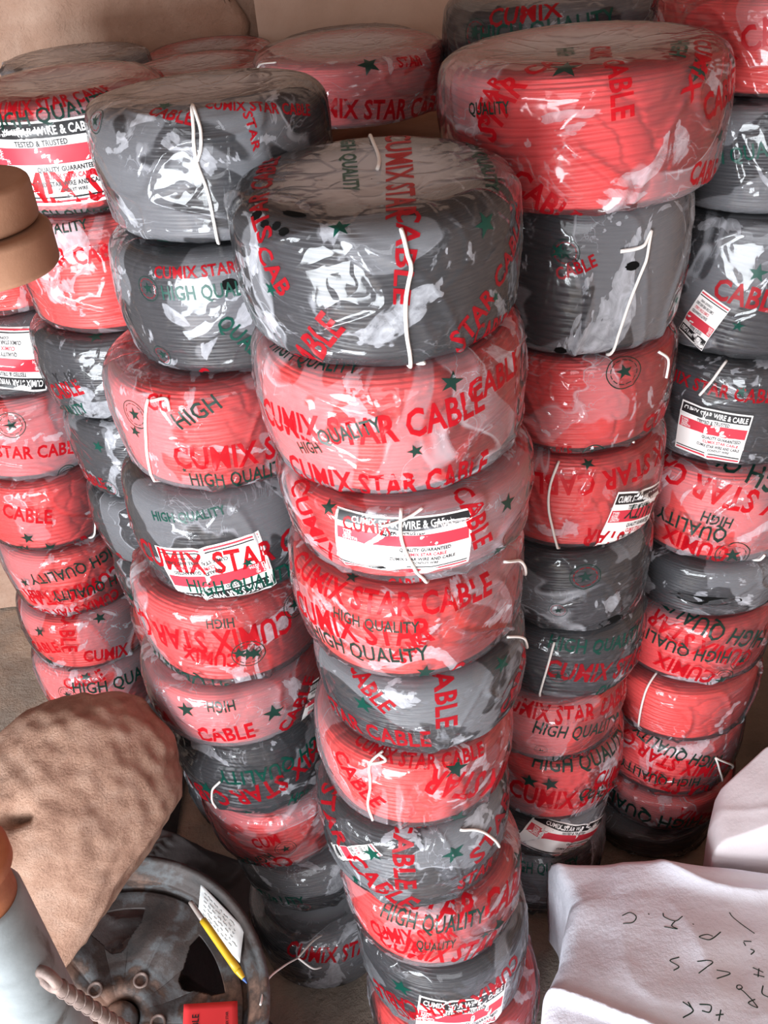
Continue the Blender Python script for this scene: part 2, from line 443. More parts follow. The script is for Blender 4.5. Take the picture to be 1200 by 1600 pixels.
# prints on the film round the side: kind, words, angle, height up the side, letter size, turn
PRINTS = {
  'A1': [('G', 'HIGH QUALITY', 0.076, 0.1493, 0.0245, 7, 0.99), ('R', 'CUMIX STAR', 0.078, 0.0519, 0.0423, -2, 0.98), ('G', 'HIGH QUALITY', 0.037, 0.0114, 0.0189, -3, 0.97), ('R', 'CUMIX STAR CABLE', 0.106, 0.1686, 0.0291, 8, 0.65)],
  'A2': [('R', 'CABLE', -1.211, 0.0406, 0.0232, -98, 0.97), ('S', '', -1.208, -0.0005, 0.0214, 0, 1.0), ('R', 'CUMIX', -0.613, 0.0025, 0.0178, 11, 0.94), ('R', 'STAR CABLE', -0.07, 0.1387, 0.0259, 2, 0.96), ('G', 'HIGH QUALITY', -0.351, 0.178, 0.0176, 7, 0.97)],
  'A3': [('G', 'QUALITY', -0.666, 0.0242, 0.0197, 18, 0.93), ('R', 'CABLE', -0.608, 0.0648, 0.0271, 19, 0.94), ('S', '', -0.042, 0.1694, 0.0292, 0, 1.0), ('K', 'CUMIX', -1.212, 0.0905, 0.0154, -90, 1.04), ('K', 'Y . 18 . X', -0.442, 0.0924, 0.0185, 14, 0.94)],
  'A4': [('S', '', -0.439, 0.1221, 0.0221, 0, 1.0), ('L', '', -0.5, 0.0348, 0.0323, 0, 1.0), ('R', 'CABLE', -0.823, 0.0406, 0.0234, 3, 0.97)],
  'A5': [('L', '', -0.972, 0.0246, 0.0317, 0, 1.0), ('R', 'STAR', -0.769, 0.0087, 0.0245, 34, 0.92)],
  'A6': [('S', '', -0.805, 0.0634, 0.0225, 0, 1.0)],
  'Z2': [('L', '', 0.103, 0.1433, 0.0527, 0, 1.0), ('L', '', 0.546, 0.0082, 0.045, 0, 1.0), ('R', 'STAR CABLE', 0.306, 0.078, 0.0281, -11, 0.91)],
  'Z3': [('R', 'CABLE', -0.025, 0.1128, 0.0335, -16, 0.9), ('S', '', -0.136, 0.0529, 0.0299, 0, 1.0), ('S', '', 0.094, 0.0206, 0.0331, 0, 1.0), ('R', 'CAB', 0.446, 0.0115, 0.0287, 14, 0.96), ('G', 'QUALITY', -0.476, 0.0158, 0.0232, 7, 0.89)],
  'Z4': [('G', 'HIGH QUALITY', 0.296, 0.1369, 0.0293, -173, 0.92), ('R', 'CUMIX STAR', 0.13, 0.0778, 0.041, -173, 0.9), ('S', '', -0.506, 0.1084, 0.0254, 0, 1.0), ('R', 'ABLE', -0.35, 0.0796, 0.0247, -170, 0.84), ('R', 'CUMIX STAR CABLE', -0.018, 0.0259, 0.0279, -173, 0.87), ('G', 'HIGH QUALITY', 0.466, 0.0772, 0.0275, 179, 0.91)],
  'Z5': [('R', 'CABLE', -0.499, 0.0843, 0.0306, 14, 0.84), ('S', '', -0.476, 0.1311, 0.0287, 0, 1.0), ('R', 'CABLE', -0.035, 0.139, 0.0326, -98, 1.16), ('S', '', -0.534, 0.0375, 0.0255, 0, 1.0), ('R', 'CUMIX', 0.374, 0.0515, 0.0344, -12, 0.85), ('S', '', 0.442, 0.1551, 0.0304, 0, 1.0)],
  'Z6': [('G', 'HIGH QUALITY', 0.57, 0.1446, 0.0345, -6, 0.89), ('L', '', -0.295, 0.1298, 0.0487, 0, 1.0), ('R', 'CABLE', 0.011, 0.1756, 0.0354, 12, 0.87), ('S', '', 0.068, 0.1868, 0.0288, 0, 1.0), ('S', '', 0.062, 0.0432, 0.0238, 0, 1.0), ('G', 'QUALITY', 0.105, 0.1018, 0.0288, -6, 0.8)],
  'B1': [('L', '', -0.953, 0.1393, 0.031, 0, 1.0), ('S', '', -0.269, 0.172, 0.0243, 0, 1.0), ('R', 'CABLE', -0.177, 0.1517, 0.0168, -17, 0.99), ('L', '', -1.122, 0.0571, 0.0218, 0, 1.0), ('S', '', -1.319, 0.0095, 0.0125, 0, 1.0), ('G', 'HIGH', -0.583, 0.0051, 0.0138, 11, 0.96), ('R', 'CUMIX STAR CABLE', 0.551, 0.1454, 0.0134, -15, 0.98)],
  'B2': [('R', 'CUMIX STAR', -0.141, 0.1474, 0.0166, 2, 0.95), ('G', 'HIGH QUALITY', -0.014, 0.121, 0.0171, 1, 0.95), ('L', '', -0.589, 0.1218, 0.0306, 0, 1.0), ('L', '', -0.64, 0.0341, 0.0258, 0, 1.0), ('R', 'CUMIX STAR', 0.063, -0.0078, 0.0191, -4, 0.91), ('G', 'QUALITY', 0.229, 0.0499, 0.0211, -52, 0.99), ('R', 'C', -0.244, 0.0099, 0.0265, 12, 0.94), ('H', '', 0.141, 0.1263, 0.0142, 0, 1.3), ('H', '', -0.727, 0.0051, 0.0127, 0, 1.4)],
  'B3': [('G', 'HIGH', -0.058, 0.1383, 0.025, 25, 0.97), ('R', 'CUMIX STAR', 0.315, 0.067, 0.0347, -3, 0.92), ('G', 'HIGH QUALITY', 0.193, 0.0337, 0.0205, -2, 0.9), ('R', 'CUMIX STAR CABLE', 0.243, -0.0014, 0.026, -1, 0.9), ('L', '', -0.662, 0.1255, 0.0411, 0, 1.0), ('S', '', -0.724, 0.0977, 0.0187, 0, 1.0), ('L', '', -0.296, 0.0502, 0.0189, 0, 1.0), ('R', 'CU', -0.371, 0.1522, 0.0238, -2, 0.93)],
  'B4': [('R', 'CUMIX STAR CABLE', 0.184, 0.087, 0.0382, 1, 0.88), ('G', 'HIGH QUALITY', 0.133, 0.0406, 0.0248, -1, 0.86), ('S', '', 0.241, 0.0765, 0.0168, 0, 1.0), ('G', 'HIGH QUALITY', -0.243, 0.1652, 0.0168, 9, 0.87), ('S', '', -0.894, -0.012, 0.0169, 0, 1.0), ('L', '', -1.262, 0.1016, 0.0247, 0, 1.0)],
  'B5': [('R', 'CUMIX STAR CABLE', -0.413, 0.1068, 0.0412, -179, 0.85), ('G', 'HIGH QUALITY', -0.425, 0.0217, 0.0288, 168, 0.89), ('S', '', 0.152, 0.083, 0.0232, 0, 1.0), ('S', '', 0.301, 0.0754, 0.0233, 0, 1.0), ('L', '', 0.812, 0.1285, 0.0436, 0, 1.0), ('L', '', 0.238, 0.0777, 0.0511, 0, 1.0), ('G', 'HIGH', 0.033, 0.1429, 0.0193, 178, 0.82), ('R', 'CUMIX', -0.141, 0.0766, 0.0295, 167, 0.83)],
  'B6': [('S', '', -0.418, 0.1022, 0.03, 0, 1.0), ('S', '', 0.45, 0.0769, 0.0353, 0, 1.0), ('R', 'CABLE', -0.066, 0.0528, 0.0378, 2, 0.75), ('R', 'CABLE', 0.727, 0.0616, 0.0283, 48, 1.12), ('R', 'STAR CA', -1.102, 0.0487, 0.029, 12, 1.08), ('G', 'HIGH', -0.044, 0.1149, 0.0218, -178, 0.78)],
  'B7': [('S', '', -0.572, 0.0728, 0.0372, 0, 1.0), ('R', 'CUMIX STAR CABLE', 0.166, 0.0779, 0.0434, -166, 0.85), ('G', 'HIGH QUALITY', 0.452, 0.12, 0.0333, 180, 0.87), ('G', 'HIGH', 0.623, 0.0241, 0.0253, 154, 0.79), ('S', '', -0.091, 0.0217, 0.0183, 0, 1.0), ('S', '', 0.276, 0.0044, 0.0184, 0, 1.0)],
  'B8': [('R', 'CUMIX STAR', -0.405, -0.0153, 0.0417, -141, 0.76), ('G', 'HIGH QUALITY', -0.416, 0.0305, 0.0231, -146, 0.72), ('L', '', 0.136, 0.0814, 0.0396, 0, 1.0), ('L', '', 0.01, -0.017, 0.0404, 0, 1.0), ('R', 'CUM', -0.093, 0.1082, 0.029, 14, 0.73)],
  'B9': [('G', 'HIGH QUALITY', -0.614, 0.0527, 0.0265, 9, 0.83), ('L', '', -0.056, 0.0384, 0.0332, 0, 1.0)],
  'B10': [('R', 'CUMIX STAR', 0.181, 0.1449, 0.0437, -12, 0.65)],
  'C1': [('S', '', 0.735, 0.13, 0.0291, 0, 1.0), ('S', '', -0.251, 0.1547, 0.0232, 0, 1.0), ('S', '', -0.788, 0.083, 0.0153, 0, 1.0), ('R', 'CABLE', -0.537, 0.0293, 0.0285, 49, 1.01), ('R', 'STAR CABLE', 0.845, 0.0679, 0.0235, 36, 1.02), ('R', 'CABLE', 0.825, 0.0203, 0.0197, -10, 0.96), ('S', '', 0.828, 0.0522, 0.0126, 0, 1.0), ('R', 'CAB', -0.742, 0.1031, 0.0218, -55, 1.02), ('H', '', -0.964, 0.1549, 0.0148, 0, 1.0), ('H', '', -0.834, 0.1487, 0.0099, 0, 1.1), ('H', '', -0.725, 0.1502, 0.0114, 0, 0.9), ('H', '', -0.641, 0.1454, 0.01, 0, 1.3), ('H', '', -0.662, 0.1731, 0.0111, 0, 3), ('R', 'E', 0.205, 0.0053, 0.018, -11, 0.91), ('S', '', -0.307, 0.0088, 0.0071, 0, 1.0)],
  'D2': [('H', '', -0.393, 0.024, 0.0108, 0, 1.6), ('H', '', -0.182, 0.0122, 0.0078, 0, 3.5), ('H', '', 0.225, 0.1301, 0.0114, 0, 1.6), ('L', '', -0.367, 0.1521, 0.0346, 0, 1.0), ('S', '', -0.424, 0.1541, 0.02, 0, 1.0), ('R', 'CABLE', -0.277, 0.1343, 0.0161, 22, 0.97), ('S', '', 0.962, 0.0544, 0.0146, 0, 1.0), ('R', 'CABLE', 1.226, 0.0763, 0.0191, 92, 1.02)],
  'D5': [('H', '', 0.368, 0.0277, 0.0141, 0, 3), ('H', '', -0.217, 0.0096, 0.01, 0, 3), ('L', '', -0.001, 0.1307, 0.0477, 0, 1.0), ('L', '', -0.272, 0.0625, 0.029, 0, 1.0)],
  'E6': [('H', '', -0.276, 0.0541, 0.02, 0, 6)],
  'C2': [('G', 'HIGH QUALITY', -0.706, 0.1763, 0.0243, -1, 0.74), ('R', 'CUMIX STAR CABLE', -0.266, 0.0974, 0.0308, 5, 0.89), ('G', 'QUALITY', -0.335, 0.0952, 0.0171, 18, 0.92), ('G', 'HIGH', -0.66, 0.0679, 0.0141, 19, 0.89), ('R', 'CUMIX STAR CABLE', -0.125, 0.0296, 0.0293, -1, 0.85), ('S', '', 0.461, 0.0081, 0.0237, 0, 1.0), ('S', '', 0.387, 0.1379, 0.0262, 0, 1.0), ('R', 'CABLE', 0.785, 0.1209, 0.0273, 2, 0.98), ('L', '', -1.145, 0.0296, 0.0234, 0, 1.0), ('S', '', 0.106, 0.0698, 0.0172, 0, 1.0)],
  'C3': [('S', '', -0.656, 0.1058, 0.0203, 0, 1.0), ('R', 'CUMIX', -0.841, 0.0779, 0.0284, -56, 1.06), ('S', '', 0.743, 0.0839, 0.0237, 0, 1.0), ('S', '', 0.69, 0.0233, 0.0189, 0, 1.0), ('R', 'CABLE', 0.445, 0.0881, 0.0235, -78, 1.11), ('R', 'CUMIX', -0.351, 0.0946, 0.018, 2, 0.86), ('S', '', 1.383, 0.064, 0.0135, 0, 1.0), ('R', 'CABLE', -0.101, 0.0131, 0.0163, 2, 0.82)],
  'C4': [('R', 'CUMIX STAR CABLE', -0.285, 0.1414, 0.0345, -3, 0.83), ('R', 'CUMIX STAR', -0.548, 0.0919, 0.0367, 5, 0.85), ('G', 'HIGH QUALITY', -0.47, 0.0594, 0.0258, 3, 0.83), ('S', '', -0.566, 0.171, 0.0202, 0, 1.0), ('S', '', 0.053, 0.0269, 0.0249, 0, 1.0), ('R', 'CABLE', 0.511, 0.0068, 0.0272, -21, 0.81), ('G', 'HIGH QUALITY', -0.33, 0.1078, 0.0166, -3, 0.83), ('R', 'STAR', -0.062, 0.0724, 0.0211, 50, 1.0)],
  'C5': [('S', '', -0.602, 0.0922, 0.0289, 0, 1.0), ('R', 'STAR CABLE', -0.602, 0.0428, 0.0323, 1, 0.86), ('R', 'CABLE', 0.16, 0.1228, 0.0279, -91, 1.35), ('S', '', 0.768, 0.1246, 0.0285, 0, 1.0), ('R', 'CABLE', 1.0, 0.0663, 0.0238, 40, 1.18), ('R', 'CABLE', -0.545, 0.1271, 0.0258, -43, 1.0), ('S', '', 1.004, 0.0255, 0.0145, 0, 1.0)],
  'C6': [('S', '', 0.341, 0.125, 0.0362, 0, 1.0), ('R', 'CUMIX STAR', 0.746, 0.0552, 0.045, 148, 0.81), ('S', '', 0.352, 0.0208, 0.0303, 0, 1.0), ('S', '', 0.56, 0.0054, 0.0279, 0, 1.0), ('R', 'CUMIX STAR CABLE', -0.033, 0.1539, 0.025, -11, 0.82), ('R', 'CABLE', -0.635, 0.0995, 0.0282, -46, 1.04), ('R', 'CABLE', 0.038, 0.0072, 0.021, -11, 0.63)],
  'C7': [('R', 'STAR CABLE', -0.708, 0.1059, 0.038, -45, 1.06), ('S', '', -0.463, 0.1343, 0.0302, 0, 1.0), ('S', '', 0.342, 0.1302, 0.0354, 0, 1.0), ('R', 'CABLE', -0.141, 0.143, 0.0309, -91, 1.54), ('R', 'STAR', 0.877, 0.1199, 0.0379, 24, 1.15), ('R', 'STAR', 0.613, 0.052, 0.0302, -6, 0.91), ('S', '', -0.739, 0.0464, 0.0179, 0, 1.0)],
  'C8': [('G', 'HIGH QUALITY', -0.049, 0.1488, 0.0363, -8, 0.59), ('R', 'CUMIX STAR', -0.296, 0.113, 0.0349, 12, 0.61), ('R', 'CUMIX STAR', 0.029, 0.0659, 0.0536, -16, 0.59), ('R', 'STAR CABLE', 0.565, 0.15, 0.054, -24, 0.79), ('S', '', 0.702, 0.0816, 0.028, 0, 1.0), ('S', '', 1.228, 0.1437, 0.0459, 0, 1.0), ('G', 'QUALITY', -0.031, 0.0962, 0.0226, -6, 0.57), ('S', '', 0.514, 0.0788, 0.0196, 0, 1.0)],
  'C9': [('R', 'CUMIX STAR CABLE', -0.034, 0.1113, 0.0428, -167, 0.67), ('S', '', -0.552, 0.1492, 0.0388, 0, 1.0), ('R', 'CUMIX', -0.491, 0.0699, 0.0257, 25, 0.67)],
  'D1': [('S', '', -0.339, 0.1756, 0.0391, 0, 1.0), ('S', '', 0.579, 0.1471, 0.0316, 0, 1.0), ('R', 'STAR CA', -0.671, 0.1493, 0.029, 56, 1.01), ('R', 'CABLE', 0.817, 0.0332, 0.0238, -11, 0.97), ('S', '', 0.92, 0.0667, 0.0206, 0, 1.0), ('R', 'CABLE', 0.884, 0.1108, 0.0278, 8, 1.0), ('R', 'CABLE', 0.009, 0.1508, 0.0242, -84, 1.02), ('R', 'CABLE', -0.452, 0.0293, 0.0281, -37, 1.0), ('R', 'STAR', -0.844, 0.1339, 0.0206, 70, 1.01), ('G', 'QUALITY', -0.845, 0.1239, 0.0128, 6, 0.98), ('R', 'CUMIX', 0.28, -0.0001, 0.0148, -10, 0.95), ('S', '', 0.671, -0.0155, 0.0176, 0, 1.0)],
  'D3': [('L', '', 0.248, 0.1344, 0.0517, 0, 1.0), ('L', '', 0.012, 0.0035, 0.0467, 0, 1.0), ('R', 'CUMIX', 0.893, 0.0378, 0.0275, -3, 1.0), ('G', 'HIGH QUALITY', 1.229, 0.0867, 0.0208, 92, 1.03), ('R', 'CABLE', -0.376, 0.0159, 0.0154, 7, 0.87)],
  'D4': [('R', 'CUMIX STAR CABLE', 0.434, 0.1373, 0.0347, -177, 0.94), ('S', '', -0.045, 0.1689, 0.0217, 0, 1.0), ('G', 'QUALITY', 0.762, 0.0498, 0.025, 157, 0.9), ('R', 'CUMIX STAR', 0.524, 0.009, 0.0316, 159, 0.85)],
  'D6': [('G', 'HIGH QUALITY', 0.254, 0.1349, 0.0293, -10, 0.81), ('R', 'CUMIX STAR', 0.327, 0.072, 0.0405, -13, 0.81), ('G', 'QUALITY', 0.561, 0.0079, 0.027, -28, 0.79), ('L', '', -0.251, 0.0746, 0.0368, 0, 1.0)],
  'D7': [('R', 'CUMIX STAR CABLE', 0.126, 0.1365, 0.0358, -7, 0.76), ('G', 'HIGH QUALITY', 0.225, 0.0929, 0.029, -13, 0.75), ('G', 'HIGH', 0.076, 0.0195, 0.0265, -1, 0.75), ('R', 'STAR', 0.297, 0.0173, 0.0268, -14, 0.77), ('L', '', -0.258, 0.0518, 0.0229, 0, 1.0)],
  'D8': [('G', 'HIGH QUALITY', 0.371, 0.1773, 0.0362, -6, 0.83), ('R', 'CUMIX STAR', 0.082, 0.0849, 0.0524, -8, 0.69), ('G', 'QUALITY', 0.564, 0.0734, 0.0316, -30, 0.76), ('S', '', -0.454, 0.1315, 0.0338, 0, 1.0), ('S', '', -0.184, 0.1321, 0.0338, 0, 1.0), ('S', '', -0.432, 0.0152, 0.0346, 0, 1.0), ('R', 'CUMIX', 0.783, 0.097, 0.0351, -27, 0.9)],
  'D10': [('G', 'HIGH QUALITY', -0.093, 0.1812, 0.032, -1, 0.6)],
  'E1': [('R', 'STAR CABLE', -0.591, 0.075, 0.0296, 26, 0.99)],
  'E2': [('G', 'HIGH QUALITY', -0.559, 0.0918, 0.0196, 14, 0.98)],
  'E3': [('R', 'CABLE', -0.362, 0.1147, 0.032, -10, 0.96), ('S', '', -0.322, 0.1486, 0.0267, 0, 1.0), ('S', '', -0.417, 0.0693, 0.0187, 0, 1.0)],
  'E4': [('R', 'CUMIX STAR CABLE', -0.601, 0.1526, 0.0224, -5, 0.94), ('S', '', -0.307, 0.1537, 0.0181, 0, 1.0)],
  'E5': [('G', 'HIGH QUALITY', -0.298, 0.228, 0.0474, 148, 0.81), ('R', 'CUMIX STAR CABLE', -0.275, 0.1566, 0.0438, 166, 0.91), ('L', '', -0.115, 0.038, 0.0576, 0, 1.0), ('G', 'QUALITY', -0.577, 0.0885, 0.0279, 172, 0.92), ('R', 'CUMIX', -0.514, 0.0464, 0.0364, 170, 0.91), ('G', 'HIGH', -0.333, 0.1103, 0.0206, 168, 0.9)],
  'E7': [('G', 'HIGH QUALITY', -0.145, 0.1583, 0.0384, 153, 0.9), ('R', 'CUMIX STAR', -0.22, 0.1134, 0.0389, 155, 0.89), ('G', 'HIGH QUALITY', -0.469, 0.1024, 0.029, 170, 0.88), ('L', '', 0.316, 0.0686, 0.0456, 0, 1.0), ('L', '', 0.098, 0.0278, 0.0518, 0, 1.0), ('R', 'CUMIX', -0.359, 0.0493, 0.0388, 167, 0.86)],
  'E9': [('G', 'HIGH QUALITY', -0.209, 0.1467, 0.032, 157, 0.84), ('L', '', 1.079, 0.0455, 0.0519, 0, 1.0), ('G', 'HIGH QUALITY', -0.393, 0.0672, 0.0275, 176, 0.8), ('R', 'CUMIX STAR', 0.063, 0.0309, 0.0447, 155, 0.76), ('R', 'CUMIX STAR CABLE', -0.428, 0.1252, 0.0374, 162, 0.87)],
  'E10': [('G', 'HIGH QUALITY', -0.593, 0.0557, 0.0406, 174, 0.85), ('L', '', 0.526, 0.0025, 0.0559, 0, 1.0), ('R', 'CUMIX', 0.173, 0.0558, 0.0379, 149, 0.74)],
  'E8': [('L', '', 0.795, 0.0191, 0.0458, 0, 1.0)],
  'F1': [('S', '', -0.471, 0.084, 0.0223, 0, 1.0), ('G', 'HIGH QUALITY', 0.338, 0.073, 0.018, 174, 0.99)],
  'F2': [('G', 'HIGH', 0.044, 0.0676, 0.027, 51, 1.0), ('S', '', 0.2, 0.0469, 0.0162, 0, 1.0)],
  'F3': [('R', 'CUMIX STAR CABLE', 0.258, 0.0559, 0.0175, 0, 0.99)],
  'F4': [('S', '', 0.171, 0.1039, 0.0372, 0, 1.0), ('R', 'STAR', 0.614, 0.0981, 0.0187, -7, 0.99), ('R', 'CUMIX STAR CABLE', 0.293, 0.0347, 0.0297, -7, 0.98), ('R', 'CUMIX', -0.56, 0.047, 0.0244, 3, 0.98)],
  'G1': [('L', '', -0.925, 0.1272, 0.0465, 0, 1.0), ('S', '', -0.925, 0.129, 0.0211, 0, 1.0), ('R', 'CUMIX', -0.491, 0.162, 0.0337, 8, 0.99), ('G', 'HIGH QUALITY', -0.306, 0.1369, 0.0283, 6, 0.99)],
}
# prints across the top face
TOP_PRINTS = {
  'C1': [('G', 'HIGH QUALITY', -0.0207, 0.0565, 0.0163, -90), ('R', 'CUMIX STAR', 0.0295, -0.0024, 0.0285, -93), ('G', 'HIGH QUALITY', 0.1168, 0.0163, 0.0163, -89), ('R', 'STAR CABLE', -0.1131, -0.018, 0.0231, 87), ('R', 'CABLE', 0.0273, -0.1719, 0.0231, -94)],
  'D1': [('G', 'HIGH', -0.0269, -0.0335, 0.0204, -100), ('R', 'CUMIX', 0.0051, -0.0688, 0.0235, -103), ('G', 'HIGH', 0.0831, -0.1066, 0.0204, -105), ('R', 'CUMIX', 0.1078, -0.1368, 0.0235, -99)],
  'B1': [('R', 'STAR', 0.0704, -0.1571, 0.0108, -60)],
}
# paper labels: angle, height, width, height, turn, design
LABELS = {
  'A1': (-0.068, 0.0831, 0.1704, 0.1121, 0, 0),
  'Z1': (0.156, 0.0943, 0.1329, 0.1263, -15, 1),
  'B4': (-0.091, 0.064, 0.1592, 0.1019, 8, 1),
  'C3': (-0.101, 0.0696, 0.1495, 0.0731, -3, 0),
  'C9': (0.116, 0.0659, 0.1543, 0.1421, -8, 0),
  'D4': (0.544, 0.0466, 0.1067, 0.1053, -16, 0),
  'C7': (-0.71, 0.1134, 0.026, 0.1139, -52, 1),
  'D9': (0.258, 0.057, 0.199, 0.0907, -29, 0),
  'E4': (-0.528, 0.0727, 0.1079, 0.0901, -5, 0),
  'E3': (-0.752, 0.0687, 0.0481, 0.0813, -27, 1),
  'B6': (0.914, 0.0362, 0.0285, 0.0946, -20, 0),
}
# twine: lists of (angle, height)
TWINE = {
  'B1': [[(0.0007, 0.1641), (-0.0011, 0.1337), (-0.0181, 0.1023), (0.0228, 0.0684), (0.0286, 0.0284), (0.0108, -0.0114)], [(0.0007, 0.1641), (0.0465, 0.1331), (0.0306, 0.1133), (-0.011, 0.1002)]],
  'B3': [[(-0.4614, 0.1551), (-0.6247, 0.0783), (-0.7801, -0.0017), (-0.8107, -0.0396)], [(-0.2663, 0.1423), (-0.2905, 0.1578), (-0.4326, 0.153)]],
  'B7': [[(-0.3103, 0.1101), (-0.4547, 0.0811), (-0.5246, 0.0467), (-0.5034, 0.0287)]],
  'C1': [[(0.1374, 0.1483), (0.1547, 0.1238), (0.1692, 0.1103), (0.1281, 0.0802), (0.1228, 0.048), (0.1434, 0.0153), (0.1112, -0.0006)], [(0.1112, -0.0006), (0.1831, 0.0059), (0.2356, 0.0175)], [(3.1149, 0.1096), (3.0763, 0.2011), (2.8403, 0.2758)]],
  'C3': [[(-0.0918, 0.1152), (-0.1014, 0.081), (-0.0411, 0.043), (0.0413, 0.0177), (0.0949, 0.0012)], [(0.0635, 0.1137), (-0.0404, 0.1062), (-0.23, 0.0964)]],
  'C4': [[(0.877, 0.1455), (1.148, 0.1143), (1.3926, 0.0659)]],
  'C5': [[(1.0243, 0.1469), (1.1804, 0.1212), (1.3885, 0.0761)]],
  'C6': [[(-0.3877, 0.1646), (-0.4791, 0.1414), (-0.4754, 0.1049), (-0.5316, 0.0603), (-0.5266, 0.024)], [(-0.4791, 0.1414), (-0.3352, 0.1509), (-0.4202, 0.1589)]],
  'C7': [[(0.4509, 0.1698), (0.629, 0.1513), (0.817, 0.1054), (0.9377, 0.0662)]],
  'C8': [[(0.3797, -0.0017), (0.7485, -0.0745), (0.9913, -0.1585)]],
  'D2': [[(0.3888, 0.1689), (0.3396, 0.1337), (0.2364, 0.0901), (0.144, 0.0393), (0.0977, 0.0063)], [(0.3888, 0.1689), (0.2935, 0.153), (0.0992, 0.1509)]],
  'D3': [[(0.6833, 0.1461), (0.8172, 0.124), (0.7851, 0.1003)], [(0.5412, 0.0094), (0.5926, -0.0065), (0.4943, -0.0107)]],
  'D4': [[(-0.3471, 0.1725), (-0.4225, 0.1223), (-0.4067, 0.0766), (-0.3168, 0.0088)]],
  'D6': [[(-0.312, 0.1496), (-0.3834, 0.089), (-0.5045, -0.0013)]],
  'E4': [[(-0.4928, 0.2074), (-0.5811, 0.1665), (-0.6713, 0.1388)]],
  'E5': [[(0.2452, 0.0313), (0.1974, -0.003)]],
  'E8': [[(-0.6766, 0.1929), (-0.7222, 0.1191), (-0.7527, 0.0339)]],
  'E9': [[(0.3131, 0.1276), (0.4424, 0.0771), (0.6085, 0.0262)], [(0.3131, 0.1276), (0.698, 0.0679), (1.0811, -0.0103)]],
  'E10': [[(0.502, 0.0558), (0.7106, -0.0224)]],
  'F2': [[(0.0391, 0.0853), (-0.1493, 0.0796), (-0.2117, 0.0514)]],
  'F4': [[(-0.8956, 0.109), (-1.1654, 0.0963), (-1.1293, 0.0675), (-1.1293, 0.0453)]],
  'G1': [[(0.6979, 0.1526), (0.7677, 0.1168)]],
  'Z3': [[(0.7951, 0.1083), (0.7587, 0.0453), (0.6643, 0.0027)]],
}
